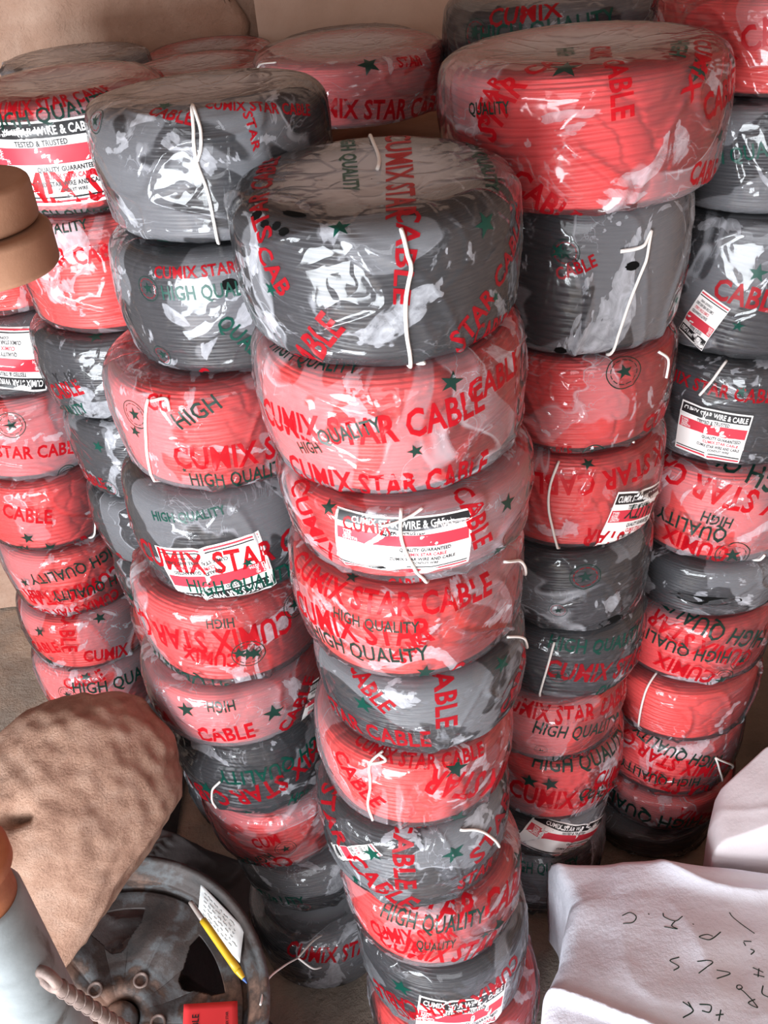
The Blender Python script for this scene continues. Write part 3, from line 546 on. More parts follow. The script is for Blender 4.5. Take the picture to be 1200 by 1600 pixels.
COIL_LABELS = {
  'C1': ('black cable coil topping the tall front stack, its flat film-covered top in full view', 'coils of the tall front stack', (2, 0)),
  'C2': ('red cable coil directly under the topmost black coil of the tall front stack', 'coils of the tall front stack'),
  'C3': ('red cable coil in the tall front stack with a white paper label under knotted twine', 'coils of the tall front stack'),
  'C4': ('red cable coil in the tall front stack, just below the labelled red coil', 'coils of the tall front stack'),
  'C5': ('black cable coil in the tall front stack, sandwiched below three red coils', 'coils of the tall front stack'),
  'C6': ('red cable coil in the tall front stack, between two black coils', 'coils of the tall front stack'),
  'C7': ('wide black cable coil in the tall front stack with a narrow slanted paper label', 'coils of the tall front stack'),
  'C8': ('red cable coil printed HIGH QUALITY, resting on the lowest black coil in front', 'coils of the tall front stack'),
  'C9': ('lowest black cable coil of the tall front stack, with a paper label', 'coils of the tall front stack'),
  'C10': ('red cable coil at the very foot of the tall front stack, almost hidden', 'coils of the tall front stack'),
  'B1': ('shiny black cable coil topping the stack beside the boulder, tied with long white twine', 'coils of the stack standing by the boulder', (-2.5, 0)),
  'B2': ('crinkled shiny black cable coil, second from the top of the stack beside the boulder', 'coils of the stack standing by the boulder'),
  'B3': ('uppermost red cable coil of the stack beside the boulder, resting under two black coils', 'coils of the stack standing by the boulder'),
  'B4': ('black cable coil with a tilted white label reading CUMIX, stack beside the boulder', 'coils of the stack standing by the boulder'),
  'B5': ('red cable coil with upside-down lettering, directly under the labelled black coil beside the boulder', 'coils of the stack standing by the boulder'),
  'B6': ('red cable coil with two green stars, stack beside the boulder, touching its top end', 'coils of the stack standing by the boulder'),
  'B7': ('glossy black cable coil just under two red coils, stack beside the boulder', 'coils of the stack standing by the boulder'),
  'B8': ('lowest red cable coil of the stack beside the boulder, above the wheel rim', 'coils of the stack standing by the boulder'),
  'B9': ('small black cable coil hanging in shadow under the lowest red coil by the wheel rim', 'coils of the stack standing by the boulder'),
  'B10': ('dark dusty black cable coil on the ground between wheel rim and tall front stack', 'coils of the stack standing by the boulder'),
  'D1': ('oversized red cable coil with frosted film, topping the stack behind the white sack', 'coils of the stack behind the white sack', (-1.5, -1)),
  'D2': ('black cable coil with twine hanging down, just under the oversized red coil', 'coils of the stack behind the white sack'),
  'D3': ('red cable coil with a ringed star, under the twine-hung black coil', 'coils of the stack behind the white sack'),
  'D4': ('red cable coil with a tilted white label at its side, behind the tall front stack', 'coils of the stack behind the white sack'),
  'D5': ('black cable coil with a milky film patch, directly below the side-labelled red coil', 'coils of the stack behind the white sack'),
  'D6': ('black cable coil printed CUMIX STAR in red, lower of two adjoining black coils', 'coils of the stack behind the white sack'),
  'D7': ('red cable coil immediately below two adjoining black coils, stack behind the white sack', 'coils of the stack behind the white sack'),
  'D8': ('lowest red cable coil of the stack behind the white sack', 'coils of the stack behind the white sack'),
  'D9': ('thin black cable coil with a long white paper strip above the white sack', 'coils of the stack behind the white sack'),
  'D10': ('dark cable coil at the foot of its stack, tucked behind the white sack edge', 'coils of the stack behind the white sack'),
  'E1': ('red cable coil topping the corner stack, cut off by the picture edge', 'coils of the corner stack'),
  'E2': ('black cable coil in shade under the red top coil of the corner stack', 'coils of the corner stack'),
  'E3': ('black cable coil of the corner stack with a slanted white and red tag', 'coils of the corner stack'),
  'E4': ('black cable coil of the corner stack with a crumpled clear packet over its label', 'coils of the corner stack'),
  'E5': ('red cable coil of the corner stack with upside-down lettering, below the black coils', 'coils of the corner stack'),
  'E6': ('thin black cable coil of the corner stack between two red coils', 'coils of the corner stack'),
  'E7': ('red cable coil of the corner stack with two ringed stars, below the thin black coil', 'coils of the corner stack'),
  'E8': ('plain red cable coil of the corner stack with bare looking strands and twine', 'coils of the corner stack'),
  'E9': ('red cable coil of the corner stack with a white twine bow on its front', 'coils of the corner stack'),
  'E10': ('lowest red cable coil of the corner stack, flattened, by the pale sack', 'coils of the corner stack'),
  'E11': ('dark cable coil at the foot of the corner stack, between the two sacks', 'coils of the corner stack'),
  'A1': ('red cable coil topping a rear stack, with a large CUMIX label, by the brown boards', 'coils of the stack wedged behind the boulder stack'),
  'A2': ('red cable coil directly under the large-labelled red coil, by the brown boards', 'coils of the stack wedged behind the boulder stack'),
  'A3': ('uppermost black cable coil under two red ones, wedged behind the boulder stack', 'coils of the stack wedged behind the boulder stack'),
  'A4': ('second of the narrow-looking black cable coils wedged behind the boulder stack', 'coils of the stack wedged behind the boulder stack'),
  'A5': ('third of the narrow-looking black cable coils wedged behind the boulder stack', 'coils of the stack wedged behind the boulder stack'),
  'A6': ('lowest visible black cable coil wedged behind the boulder stack', 'coils of the stack wedged behind the boulder stack'),
  'A7': ('red cable coil under the wedged black coils, nearly hidden behind the boulder stack', 'coils of the stack wedged behind the boulder stack'),
  'A8': ('dark cable coil in deep shade behind the boulder stack, third from the floor', 'coils of the stack wedged behind the boulder stack'),
  'A9': ('dark cable coil in deep shade behind the boulder stack, second from the floor', 'coils of the stack wedged behind the boulder stack'),
  'A10': ('dark cable coil on the floor in deep shade between boulder and its stack', 'coils of the stack wedged behind the boulder stack'),
  'Z0': ('red cable coil cut off at the picture edge, topping the stack behind the boulder', 'coils of the stack behind the boulder'),
  'Z1': ('black cable coil with a white label cut by the picture edge, stack behind the boulder', 'coils of the stack behind the boulder'),
  'Z2': ('red cable coil with two ringed stars, highest red coil below the edge black coil', 'coils of the stack behind the boulder'),
  'Z3': ('red cable coil printed CABLE, second below the edge black coil behind the boulder', 'coils of the stack behind the boulder'),
  'Z4': ('red cable coil with slanting upside-down lettering, middle of the stack behind the boulder', 'coils of the stack behind the boulder'),
  'Z5': ('red cable coil second lowest of the reds behind the boulder, strongly lit', 'coils of the stack behind the boulder'),
  'Z6': ('lowest red cable coil behind the boulder, just above its top end', 'coils of the stack behind the boulder'),
  'Z7': ('bluish black cable coil at the foot of the stack behind the boulder', 'coils of the stack behind the boulder'),
  'F1': ('bluish black cable coil in the back row against the rough brown plaster', 'coils in the back row along the wall'),
  'F2': ('small red cable coil in the back row, behind the twine-tied black coil', 'coils in the back row along the wall'),
  'F3': ('red cable coil at the very back against the wall, only its top edge showing', 'coils in the back row along the wall'),
  'F4': ('wide red cable coil in the back row with a green star and bright glint', 'coils in the back row along the wall'),
  'F5': ('dull film-topped cable coil against the wall behind the wide red coil', 'coils in the back row along the wall'),
  'G1': ('large black cable coil in the back row behind the oversized red coil', 'coils in the back row along the wall'),
}
STROKES = [[(0.354, 0.948), (0.369, 0.952), (0.377, 0.942), (0.368, 0.931), (0.351, 0.931)], [(0.399, 0.946), (0.401, 0.944)], [(0.425, 0.944), (0.425, 0.935), (0.44, 0.924), (0.455, 0.932)], [(0.44, 0.924), (0.431, 0.915), (0.438, 0.907), (0.418, 0.915)], [(0.467, 0.914), (0.468, 0.912)], [(0.509, 0.895), (0.492, 0.883), (0.481, 0.879), (0.468, 0.885), (0.483, 0.89), (0.492, 0.886)], [(0.541, 0.938), (0.545, 0.926), (0.568, 0.893)], [(0.543, 0.878), (0.556, 0.877)], [(0.542, 0.876), (0.543, 0.869)], [(0.546, 0.853), (0.554, 0.859), (0.549, 0.863)], [(0.424, 0.853), (0.407, 0.848), (0.418, 0.836), (0.407, 0.829)], [(0.45, 0.841), (0.475, 0.838), (0.445, 0.819)], [(0.476, 0.823), (0.498, 0.819), (0.47, 0.806)], [(0.536, 0.816), (0.551, 0.809)], [(0.54, 0.829), (0.553, 0.818)], [(0.549, 0.826), (0.541, 0.81)], [(0.514, 0.768), (0.505, 0.786), (0.498, 0.789), (0.5, 0.795), (0.506, 0.796), (0.507, 0.791), (0.499, 0.787)], [(0.514, 0.768), (0.517, 0.754), (0.506, 0.763), (0.519, 0.769)], [(0.542, 0.793), (0.535, 0.779), (0.543, 0.771)], [(0.402, 0.769), (0.414, 0.754), (0.395, 0.745)], [(0.414, 0.754), (0.41, 0.768)], [(0.426, 0.762), (0.443, 0.759), (0.438, 0.749), (0.427, 0.752)], [(0.457, 0.752), (0.448, 0.735)], [(0.446, 0.744), (0.459, 0.745)]]

# ------------------------------------------------------------------ cable coils
R0, H0 = .15, .16            # every coil mesh is made at this size and scaled through its root
BC, TC = .022, .032          # bottom and shoulder rounding
def profile(s, inset=0.0):
    """height-ish parameter s (0 bottom edge .. H0 shoulder .. beyond = across the top) -> r, z, normal r, normal z"""
    s = np.asarray(s, float)
    r = np.empty_like(s); z = np.empty_like(s); nr = np.empty_like(s); nz = np.empty_like(s)
    a = s < 0
    r[a] = R0 - .005 - BC + s[a]; z[a] = 0; nr[a] = 0; nz[a] = -1
    a = (s >= 0) & (s < BC * 1.3)
    t = -PI / 2 + (s[a] / (BC * 1.3)) * PI / 2
    r[a] = R0 - .005 - BC + BC * np.cos(t); z[a] = BC + BC * np.sin(t); nr[a] = np.cos(t); nz[a] = np.sin(t)
    lo, hi = BC * 1.3, H0 - TC
    a = (s >= lo) & (s < hi)
    q = (s[a] - lo) / (hi - lo)
    r[a] = R0 - .005 * (1 - q) ** 1.5 + .003 * np.sin(q * PI); z[a] = BC + q * (H0 - TC - BC); nr[a] = 1; nz[a] = 0
    a = (s >= hi) & (s < H0 + TC)
    t = (s[a] - hi) / (2 * TC) * PI / 2
    r[a] = R0 - TC + TC * np.cos(t); z[a] = H0 - TC + TC * np.sin(t); nr[a] = np.cos(t); nz[a] = np.sin(t)
    a = s >= H0 + TC
    r[a] = R0 - (s[a] - H0); z[a] = H0; nr[a] = 0; nz[a] = 1
    return r, z, nr, nz
def lift(th, s, d, r0=None):
    r, z, nr, nz = profile(s)
    r2 = r + nr * d; z2 = z + nz * d
    return np.stack([r2 * np.sin(th), -r2 * np.cos(th), z2], -1)

# winding: strands laid side by side round the side, over the shoulder and across the top to the hollow
def winding_mesh(seed):
    nth = 128
    pitch_ = .0088
    s = np.arange(-.03, H0 + .085, pitch_ / 7)
    th = np.linspace(0, 2 * PI, nth, endpoint=False)
    S, T = np.meshgrid(s, th, indexing='ij')
    w = waves(seed, 10, .8, 2.6)
    wob = .42 * w(1.6 * np.cos(T), 1.6 * np.sin(T), S * 14) + .10 * waves(seed + 50, 10, 2, 5)(1.6 * np.cos(T), 1.6 * np.sin(T), S * 40)
    ph = (S / pitch_ + T / (2 * PI) * 2 + wob)
    fr = ph - np.floor(ph)
    rid = np.sqrt(np.clip(1 - (2 * fr - 1) ** 2, 0, 1))
    strand = np.floor(ph)
    lev = .0010 * np.sin(strand * 12.9898 + 1.7 * np.sin(T + strand * 3.1) + seed)      # strands lie a little proud or sunk
    d = -.0085 + .0044 * rid + .8 * lev
    d = np.where(S > H0 + TC, d - .0015, d)
    V = lift(T, S, d)
    # the hollow
    rin = np.linalg.norm(V[-1, :, :2], axis=1)
    inner = V[-1].copy(); inner[:, 2] = .004
    V = np.concatenate([V, inner[None]], 0)
    return mesh_from('winding', V.reshape(-1, 3), grid_faces(len(s) + 1, nth, True))
WIND = [winding_mesh(100 + k) for k in range(5)]

class Film:
    def __init__(self, seed):
        self.a = waves(seed, 12, 8, 24); self.b = waves(seed + 1, 12, 18, 46); self.c = waves(seed + 2, 12, 60, 130); self.m = waves(seed + 3, 10, 8, 18)
        self.k = waves(seed + 4, 12, 10, 30)
    def d(self, th, s):
        r, z, nr, nz = profile(s)
        x, y = r * np.sin(th), -r * np.cos(th)
        q = 1.6 * z
        side = np.clip((H0 + TC * .6 - s) / .03, 0, 1) * np.clip((s + .002) / .02, 0, 1)
        fold = np.clip(1 - np.abs(self.b(x, y, q)) * 3.2, 0, 1) ** 1.5 * np.clip(self.m(x, y, z) + .5, 0, 1.3)
        fold2 = np.clip(1 - np.abs(self.k(x * 1.3, y * 1.3, z * .6)) * 5, 0, 1) ** 1.3
        d = .0012 + .0022 * np.clip(self.a(x, y, q) + .2, 0, 2) + .0040 * fold + .0022 * fold2 + .00022 * self.c(x, y, z)
        top = -.0012 + .0004 * self.a(x, y, q) + .0005 * self.m(x, y, 0 * z)
        d = side * np.clip(d, .0006, .0105) + (1 - side) * top
        return d
    def pos(self, th, s, off=0.0):
        th = np.asarray(th, float); s = np.asarray(s, float)
        s = np.minimum(s, H0 + R0 - 1e-4)
        p = lift(th, s, self.d(th, s) + off)
        rr = np.hypot(p[..., 0], p[..., 1])
        p[..., 2] -= np.where(s > H0, .007 * np.clip((.105 - rr) / .08, 0, 1) ** 1.2, 0)      # sags into the hollow
        return p
    def plane(self, x, y, off=0.0):
        r = np.hypot(x, y); th = np.arctan2(x, -y)
        return self.pos(th, H0 + R0 - r, off)
    def mesh(self):
        nth = 360
        s = np.concatenate([np.linspace(-.02, H0 + TC, 118), np.linspace(H0 + TC, H0 + R0 - .0008, 26)[1:]])
        S, T = np.meshgrid(s, np.linspace(0, 2 * PI, nth, endpoint=False), indexing='ij')
        me = mesh_from('plastic_wrap', self.pos(T, S).reshape(-1, 3), grid_faces(len(s), nth, True))
        at = me.attributes.new('sheet', 'FLOAT', 'POINT')
        sh = .14 * np.clip((S - H0 - TC * .8) / .03, 0, 1) + .46 * np.clip((S - H0 - .050) / .035, 0, 1)
        at.data.foreach_set('value', sh.astype(np.float32).ravel())
        me.materials.append(M['film'])
        return me
FILMS = [Film(300 + 10 * k) for k in range(8)]
FMESH = [f.mesh() for f in FILMS]

# flat lettering, cut fine enough to be laid round a coil
_flat = {}
def cut_fine(bm, step):
    for ax in range(2):
        lo = min(v.co[ax] for v in bm.verts); hi = max(v.co[ax] for v in bm.verts)
        no = Vector((1, 0, 0)) if ax == 0 else Vector((0, 1, 0))
        k = lo + step
        while k < hi:
            bmesh.ops.bisect_plane(bm, geom=bm.verts[:] + bm.edges[:] + bm.faces[:], plane_co=no * k, plane_no=no, dist=1e-6)
            k += step
def flat_of(bm):
    bmesh.ops.triangulate(bm, faces=bm.faces[:])
    bm.verts.index_update()
    V = np.array([v.co[:2] for v in bm.verts]); Fc = [tuple(v.index for v in f.verts) for f in bm.faces]
    bm.free(); return V, Fc
def letters(text, bold=.03, xs=.80):
    key = (text, bold, xs)
    if key in _flat: return _flat[key]
    cu = bpy.data.curves.new('letters', 'FONT')
    cu.body = text; cu.align_x = 'CENTER'; cu.resolution_u = 2; cu.offset = bold; cu.size = 1.38; cu.space_character = 1.04
    o = bpy.data.objects.new('letters', cu); col.objects.link(o)
    dg = bpy.context.evaluated_depsgraph_get()
    me = bpy.data.meshes.new_from_object(o.evaluated_get(dg))
    bm = bmesh.new(); bm.from_mesh(me)
    bpy.data.objects.remove(o); bpy.data.curves.remove(cu); bpy.data.meshes.remove(me)
    bmesh.ops.remove_doubles(bm, verts=bm.verts[:], dist=1e-4)
    for v in bm.verts: v.co = (v.co.x * xs, v.co.y - .5, 0)
    cut_fine(bm, .34)
    _flat[key] = flat_of(bm); return _flat[key]
def star_flat():
    if 'star' in _flat: return _flat['star']
    bm = bmesh.new()
    pts = [((.5 if k % 2 == 0 else .2) * math.sin(k * PI / 5), (.5 if k % 2 == 0 else .2) * math.cos(k * PI / 5)) for k in range(10)]
    c = bm.verts.new((0, 0, 0)); vs = [bm.verts.new((x, y, 0)) for x, y in pts]
    for k in range(10): bm.faces.new((c, vs[(k + 1) % 10], vs[k]))
    cut_fine(bm, .26)
    _flat['star'] = flat_of(bm); return _flat['star']
def ring_flat(r1, r2, dashes=0):
    V, Fc = [], []; n = 48
    for k in range(n):
        a = 2 * PI * k / n
        V += [(r1 * math.sin(a), r1 * math.cos(a)), (r2 * math.sin(a), r2 * math.cos(a))]
    for k in range(n):
        if dashes and k % 4 == 3: continue
        q = (k + 1) % n
        Fc += [(2 * k, 2 * q + 1, 2 * k + 1), (2 * k, 2 * q, 2 * q + 1)]
    return np.array(V), Fc
def disc_flat():
    V = [(0, 0)] + [(.5 * math.cos(k * PI / 9) * (1 + .12 * math.sin(3 * k)), .5 * math.sin(k * PI / 9)) for k in range(18)]
    return np.array(V), [(0, 1 + k, 1 + (k + 1) % 18) for k in range(18)]
def rect_flat(w, h, step=.006):
    nx, ny = max(2, int(w / step) + 2), max(2, int(h / step) + 2)
    X, Y = np.meshgrid(np.linspace(-w / 2, w / 2, nx), np.linspace(-h / 2, h / 2, ny))
    return np.stack([X.ravel(), Y.ravel()], -1), [tuple(q) for q in grid_faces(ny, nx)]

class Sheet:
    """collects flat pieces and lays them on a coil's film"""
    def __init__(self): self.V, self.F, self.mi = [], [], []
    def add(self, pos, faces, mi):
        b = sum(len(v) for v in self.V)
        self.V.append(pos); self.F += [tuple(b + i for i in f) for f in faces]; self.mi += [mi] * len(faces)
    def build(self, name, mats, parent):
        me = mesh_from(name, np.concatenate(self.V), self.F)
        o = link(name, me, mats, parent)
        me.polygons.foreach_set('material_index', np.array(self.mi, np.int32))
        return o
def turn(V, deg):
    a = math.radians(deg); c, s = math.cos(a), math.sin(a)
    return np.stack([V[:, 0] * c - V[:, 1] * s, V[:, 0] * s + V[:, 1] * c], -1)

def label_items(w, h, design):
    """flat pieces of a printed paper label: (V, F, material index, layer)"""
    out = []
    def bar(x0, x1, y0, y1, mi, lay):
        V, Fc = rect_flat((x1 - x0) * w, (y1 - y0) * h, .008)
        out.append((V + np.array([((x0 + x1) / 2 - .5) * w, ((y0 + y1) / 2 - .5) * h]), Fc, mi, lay))
    def txt(t, x, y, size, mi, maxw=.9):
        V, Fc = letters(t, .035, .8)
        k = size * h; wid = V[:, 0].max() - V[:, 0].min()
        kx = min(k, maxw * w / wid)
        out.append((np.stack([V[:, 0] * kx, V[:, 1] * k], -1) + np.array([(x - .5) * w, (y - .5) * h]), Fc, mi, 2))
    # 0 black 1 red 2 white 3 green
    bar(.02, .98, .80, .97, 0, 1); txt('CUMIX STAR WIRE & CABLE', .5, .885, .105, 2)
    txt('TESTED & TRUSTED', .5, .745, .065, 0, .45)
    bar(.02, .98, .50, .70, 1, 1); txt('TYPE:', .10, .655, .05, 2, .12); txt('SIZE:', .10, .60, .05, 2, .12); txt('LENGTH:', .12, .545, .05, 2, .15)
    txt('QUALITY GUARANTEED', .66, .44, .06, 0, .55)
    txt('CUMIX STAR CABLE', .66, .35, .06, 1, .5)
    txt('CUMIX STAR WIRE AND CABLE', .64, .26, .06, 0, .62)
    txt('CONDUIT WIRE', .66, .18, .045, 0, .4)
    bar(.02, .98, .085, .105, 0, 1); bar(.02, .98, .03, .06, 1, 1)
    if design == 1: out = [(-V, F, mi, l) for V, F, mi, l in out]
    return out

def make_coil(code, label, group, tilt=(0, 0)):
    x, y, z, h, R, c = COILS[code]
    idx = list(COILS).index(code)
    t = thing('cable_coil', label, 'cable coil', (x, y, z), group)
    t.scale = (R / R0, R / R0, h / H0 * .985)
    t.rotation_euler = (math.radians(tilt[0]), math.radians(tilt[1]), 0)
    wn = bpy.data.objects.new('winding', WIND[idx % len(WIND)]); col.objects.link(wn); wn.parent = t
    if not wn.data.materials: wn.data.materials.append(M['cable_red'])
    wn.material_slots[0].link = 'OBJECT'
    wn.material_slots[0].material = M['cable_red'] if c == 'r' else M['cable_black']
    wn.rotation_euler.z = (idx * 2.399) % (2 * PI)
    fi = (idx * 5 + 2) % len(FILMS); film = FILMS[fi]
    fo = bpy.data.objects.new('plastic_wrap', FMESH[fi]); col.objects.link(fo); fo.parent = t
    ks = H0 / h; kr = 1 / R
    def on(V, th, s, off):
        u = th + V[:, 0] * kr
        ss = s + V[:, 1]
        sn = np.where(ss < h, ss * ks, H0 + (ss - h) * (R0 / R))
        return film.pos(u, sn, off)
    rows = PRINTS.get(code, [])
    if rows or code in TOP_PRINTS:
        INKS = [M['ink_red'], M['ink_green'], M['ink_dark'], M['ink_black'], M['void']]
        def put(name, pieces):
            sh = Sheet()
            used = sorted({p[2] for p in pieces})
            for P, Fc, mi in pieces: sh.add(P, Fc, used.index(mi))
            sh.build(name, [INKS[i] for i in used], fo)
        for k, tx, th, s, size, ro, asp in rows:
            if k == 'H':
                V, Fc = disc_flat(); put('torn_hole', [(on(V * np.array([size * asp, size]), th, s, .0006), Fc, 4)]); continue
            if k == 'S':
                V, Fc = star_flat(); put('printed_star', [(on(turn(V * size * 1.05, (idx * 37 + int(th * 50)) % 50 - 25), th, s, .0006), Fc, 2 if c == 'r' else 1)])
            elif k == 'L':
                em = []
                for r1, r2, da in ((.47, .5, 0), (.36, .385, 4)):
                    V, Fc = ring_flat(r1, r2, da); em.append((on(V * size, th, s, .0005), Fc, 2 if da == 0 else (0 if c == 'k' else 2)))
                V, Fc = star_flat(); em.append((on(turn(V * size * .5, 8), th, s, .0006), Fc, 2))
                put('printed_emblem', em)
            else:
                V, Fc = letters(tx, .035 if k == 'R' else .02, .78)
                put('printed_lettering', [(on(turn(V * np.array([size * asp, size]), ro), th, s, .0005 if k == 'R' else .0008), Fc, {'R': 0, 'G': (2 if c == 'r' else 1), 'K': 3}[k])])
        for k, tx, px, py, size, ro in TOP_PRINTS.get(code, []):
            V, Fc = letters(tx, .03, .80)
            W = turn(V * np.array([size * 1.42, size]), ro) + np.array([px, py])
            put('printed_lettering', [(film.plane(W[:, 0] * R0 / R, W[:, 1] * R0 / R, .0007), Fc, {'R': 0, 'G': 1}[k])])
    if code in LABELS:
        th, s, w, hh, ro, design = LABELS[code]
        V, Fc = rect_flat(w, hh, .005)
        lb = link('paper_label', mesh_from('paper_label', on(turn(V, ro), th, s, .0002), Fc), M['paper'], t)
        lb['label'] = 'white printed paper label'
        sh = Sheet()
        for V, Fc, mi, lay in label_items(w, hh, design):
            sh.add(on(turn(V, ro), th, s, .0003 + .00015 * lay), Fc, mi)
        sh.build('label_lettering', [M['ink_black'], M['label_red'], M['ink_white'], M['ink_green']], lb)
    for path in TWINE.get(code, []):
        P = []
        for th, s in smooth_path(path, 7):
            sn = s * ks if s < h else H0 + (s - h) * (R0 / R)
            P.append(film.pos(np.array([th]), np.array([sn]), .0022)[0])
        tw = link('twine_tie', tube_mesh('twine_tie', [P], .0021, 6), M['twine'], t)
        tw['label'] = 'white twine tied round the coil'
    return t

for code, (label, group, *tl) in COIL_LABELS.items():
    make_coil(code, label, group, tl[0] if tl else (rng.uniform(-.5, .5), rng.uniform(-.5, .5)))

# ------------------------------------------------------------------ boulder
def boulder():
    n, k = 110, 150
    t = np.linspace(0.0001, PI - .0001, n); a = np.linspace(0, 2 * PI, k, endpoint=False)
    T, A = np.meshgrid(t, a, indexing='ij')
    def sp(v, e): return np.sign(v) * np.abs(v) ** e
    ax = .285 * sp(np.cos(T), .92); ra = sp(np.sin(T), .86) * (1 - .06 * np.cos(T))
    ax = np.where(ax < 0, ax * 1.35, ax)
    nn = .182 * ra * np.cos(A); tt = .155 * ra * np.sin(A)
    nn = np.where(nn > .140, .140 + (nn - .140) * .10, nn)          # the sawn lower face
    Av = (rt * 190 + up * 270).normalized(); Nv = (rt * 270 - up * 190).normalized(); Tv = -fwd
    P = np.stack([ax * Av[i] + nn * Nv[i] + tt * Tv[i] for i in range(3)], -1)
    f1, f2, f3 = waves(41, 14, 6, 16), waves(42, 16, 30, 70), waves(43, 20, 120, 220)
    X, Y, Z = P[..., 0], P[..., 1], P[..., 2]
    nrm = P / np.maximum(np.linalg.norm(P, axis=-1, keepdims=True), 1e-6)
    d = .009 * f1(X, Y, Z) + .0035 * f2(X, Y, Z) + .0013 * f3(X, Y, Z)
    # the hole worn in its upper side
    hole = Av * .045 + Nv * -.060 + Tv * .140
    q = np.stack([(X - hole.x), (Y - hole.y), (Z - hole.z)], -1)
    u = q @ np.array(Vector((1, .15, .1)).normalized()); w2 = (q ** 2).sum(-1) - u ** 2
    d = d - .045 * np.exp(-(u / .026) ** 4 - w2 / .013 ** 2)
    P = P + nrm * d[..., None]
    me = mesh_from('boulder', P.reshape(-1, 3), grid_faces(n, k, True))
    o = link('boulder', me, M['boulder'])
    o.scale = (.92, .92, .92)
    o.location = (-.562, .992, .616)
    tag(o, 'rough sandy brown boulder with a worn hole, leaning on the wheel rim', 'boulder')
boulder()

# ------------------------------------------------------------------ wheel rim
WX, WN = Vector((.98931, .03514, -.14151)), Vector((.14581, -.23844, .96015))
WY = WN.cross(WX)
def wheel():
    t = thing('wheel_rim', 'dusty dark steel wheel rim lying below the boulder, cards and pen on it', 'wheel rim', (-.487, .796, .433))
    t.rotation_euler = rot_cols(WX, WY, WN).to_euler()
    prof = [(.236, -.008), (.240, .000), (.239, .006), (.234, .008), (.228, .004), (.222, -.010), (.214, -.020), (.2085, -.022), (.206, -.026), (.206, -.046),
            (.201, -.052), (.1945, -.054), (.190, -.062), (.190, -.115), (.205, -.125), (.214, -.150), (.224, -.158), (.232, -.156), (.236, -.160), (.232, -.164), (.218, -.164),
            (.207, -.150), (.198, -.130), (.196, -.065), (.203, -.058), (.210, -.05), (.213, -.028), (.224, -.018), (.230, -.008)]
    link('barrel', lathe_mesh('barrel', prof, 128, True), M['wheel'], t)
    # spoked disc with five windows
    nr, na = 92, 480
    rr = np.linspace(.022, .196, nr); aa = np.linspace(0, 2 * PI, na, endpoint=False)
    R, A = np.meshgrid(rr, aa, indexing='ij')
    ph = (A - math.radians(27)) * 5 / (2 * PI); ph = (ph - np.round(ph)) * 2 * PI / 5            # 0 in the middle of a window
    z = -.052 - .022 * np.clip((.19 - R) / .1, 0, 1) + .026 * np.exp(-((R - .115) / .05) ** 2) * np.clip((np.abs(ph) - .18) / .4, 0, 1)
    z = z - .010 * np.exp(-((np.abs(ph) - .62) / .10) ** 2) * np.exp(-((R - .11) / .05) ** 2)
    z = z - .02 * (R < .035) + .006 * np.exp(-((R - .05) / .012) ** 2)
    V = np.stack([R * np.cos(A), R * np.sin(A), z], -1).reshape(-1, 3)
    Fc = grid_faces(nr, na, True)
    rc = np.repeat((rr[:-1] + rr[1:]) / 2, na); pc = np.tile(((aa + PI / na - math.radians(27)) * 5 / (2 * PI)), nr - 1)
    pc = (pc - np.round(pc)) * 2 * PI / 5
    half = .32 * np.clip((rc - .100) / .05, 0, 1) ** .6
    cut = (rc > .104) & (rc < .170) & (np.abs(pc) < half)
    d = finish(link('spoked_disc', mesh_from('spoked_disc', V, Fc[~cut]), M['wheel'], t), solid=.010)
    for k in range(5):
        a = math.radians(27 + 36 + 72 * k)
        nut = link('bolt_hole', lathe_mesh('bolt_hole', [(.0, -.006), (.0075, -.006), (.0085, .002), (.012, .004), (.013, .0), (.013, -.006)], 20), M['rusty'], t)
        nut.location = (.062 * math.cos(a), .062 * math.sin(a), -.0605)
    dust = link('hub', lathe_mesh('hub', [(.0, -.058), (.018, -.057), (.026, -.060), (.028, -.070), (.028, -.085)], 40), M['wheel'], t)
    return t
wheel()
def on_wheel(x, y, z): return Vector((-.487, .796, .433)) + WX * x + WY * y + WN * z
def card(name, pts, material, label, cat, thick=.0006):
    P = [on_wheel(*p) for p in pts]
    n = 8
    g = [[P[0].lerp(P[1], i / n).lerp(P[3].lerp(P[2], i / n), j / n) for i in range(n + 1)] for j in range(n + 1)]
    V = [tuple(p) for row in g for p in row]
    o = finish(link(name, mesh_from(name, V, grid_faces(n + 1, n + 1)), material), solid=thick)
    tag(o, label, cat)
    def at(u, v, off=.0009):
        p = P[0].lerp(P[1], u).lerp(P[3].lerp(P[2], u), v)
        nn = (P[1] - P[0]).cross(P[3] - P[0]).normalized()
        if nn.z < 0: nn = -nn
        return p + nn * off
    return o, at
# white card leaning in the rim groove, with lines of small handwriting
wc, at = card('note_card', [(.121, .190, -.006), (.196, .113, -.006), (.190, .064, -.022), (.118, .142, -.022)], M['card_white'], 'white note card with faint handwriting tucked in the wheel rim', 'card')
r2 = random.Random(3)
paths = []
for row in range(6):
    v = .16 + row * .125; u = .10
    while u < .80:
        l = r2.uniform(.04, .12)
        paths.append([at(u + l * q / 4, v + r2.uniform(-.025, .025)) for q in range(5)])
        u += l + r2.uniform(.02, .06)
link('handwriting', tube_mesh('handwriting', paths, .00028, 4), M['ink_dark'], wc)
rc_, at = card('red_tag', [(.104, .004, -.014), (.188, .006, -.018), (.192, -.075, -.018), (.106, -.075, -.014)], M['card_red'], 'red printed card lying on the wheel rim near the picture bottom', 'card')
sh = Sheet()
def flat_on(at, txt, u, v, size, ro, mi, W_, H_):
    V, Fc = letters(txt, .03, .8)
    V = turn(V * size, ro)
    sh.add(np.array([tuple(at(u + x / W_, v - y / H_, .0011)) for x, y in V]), Fc, mi)
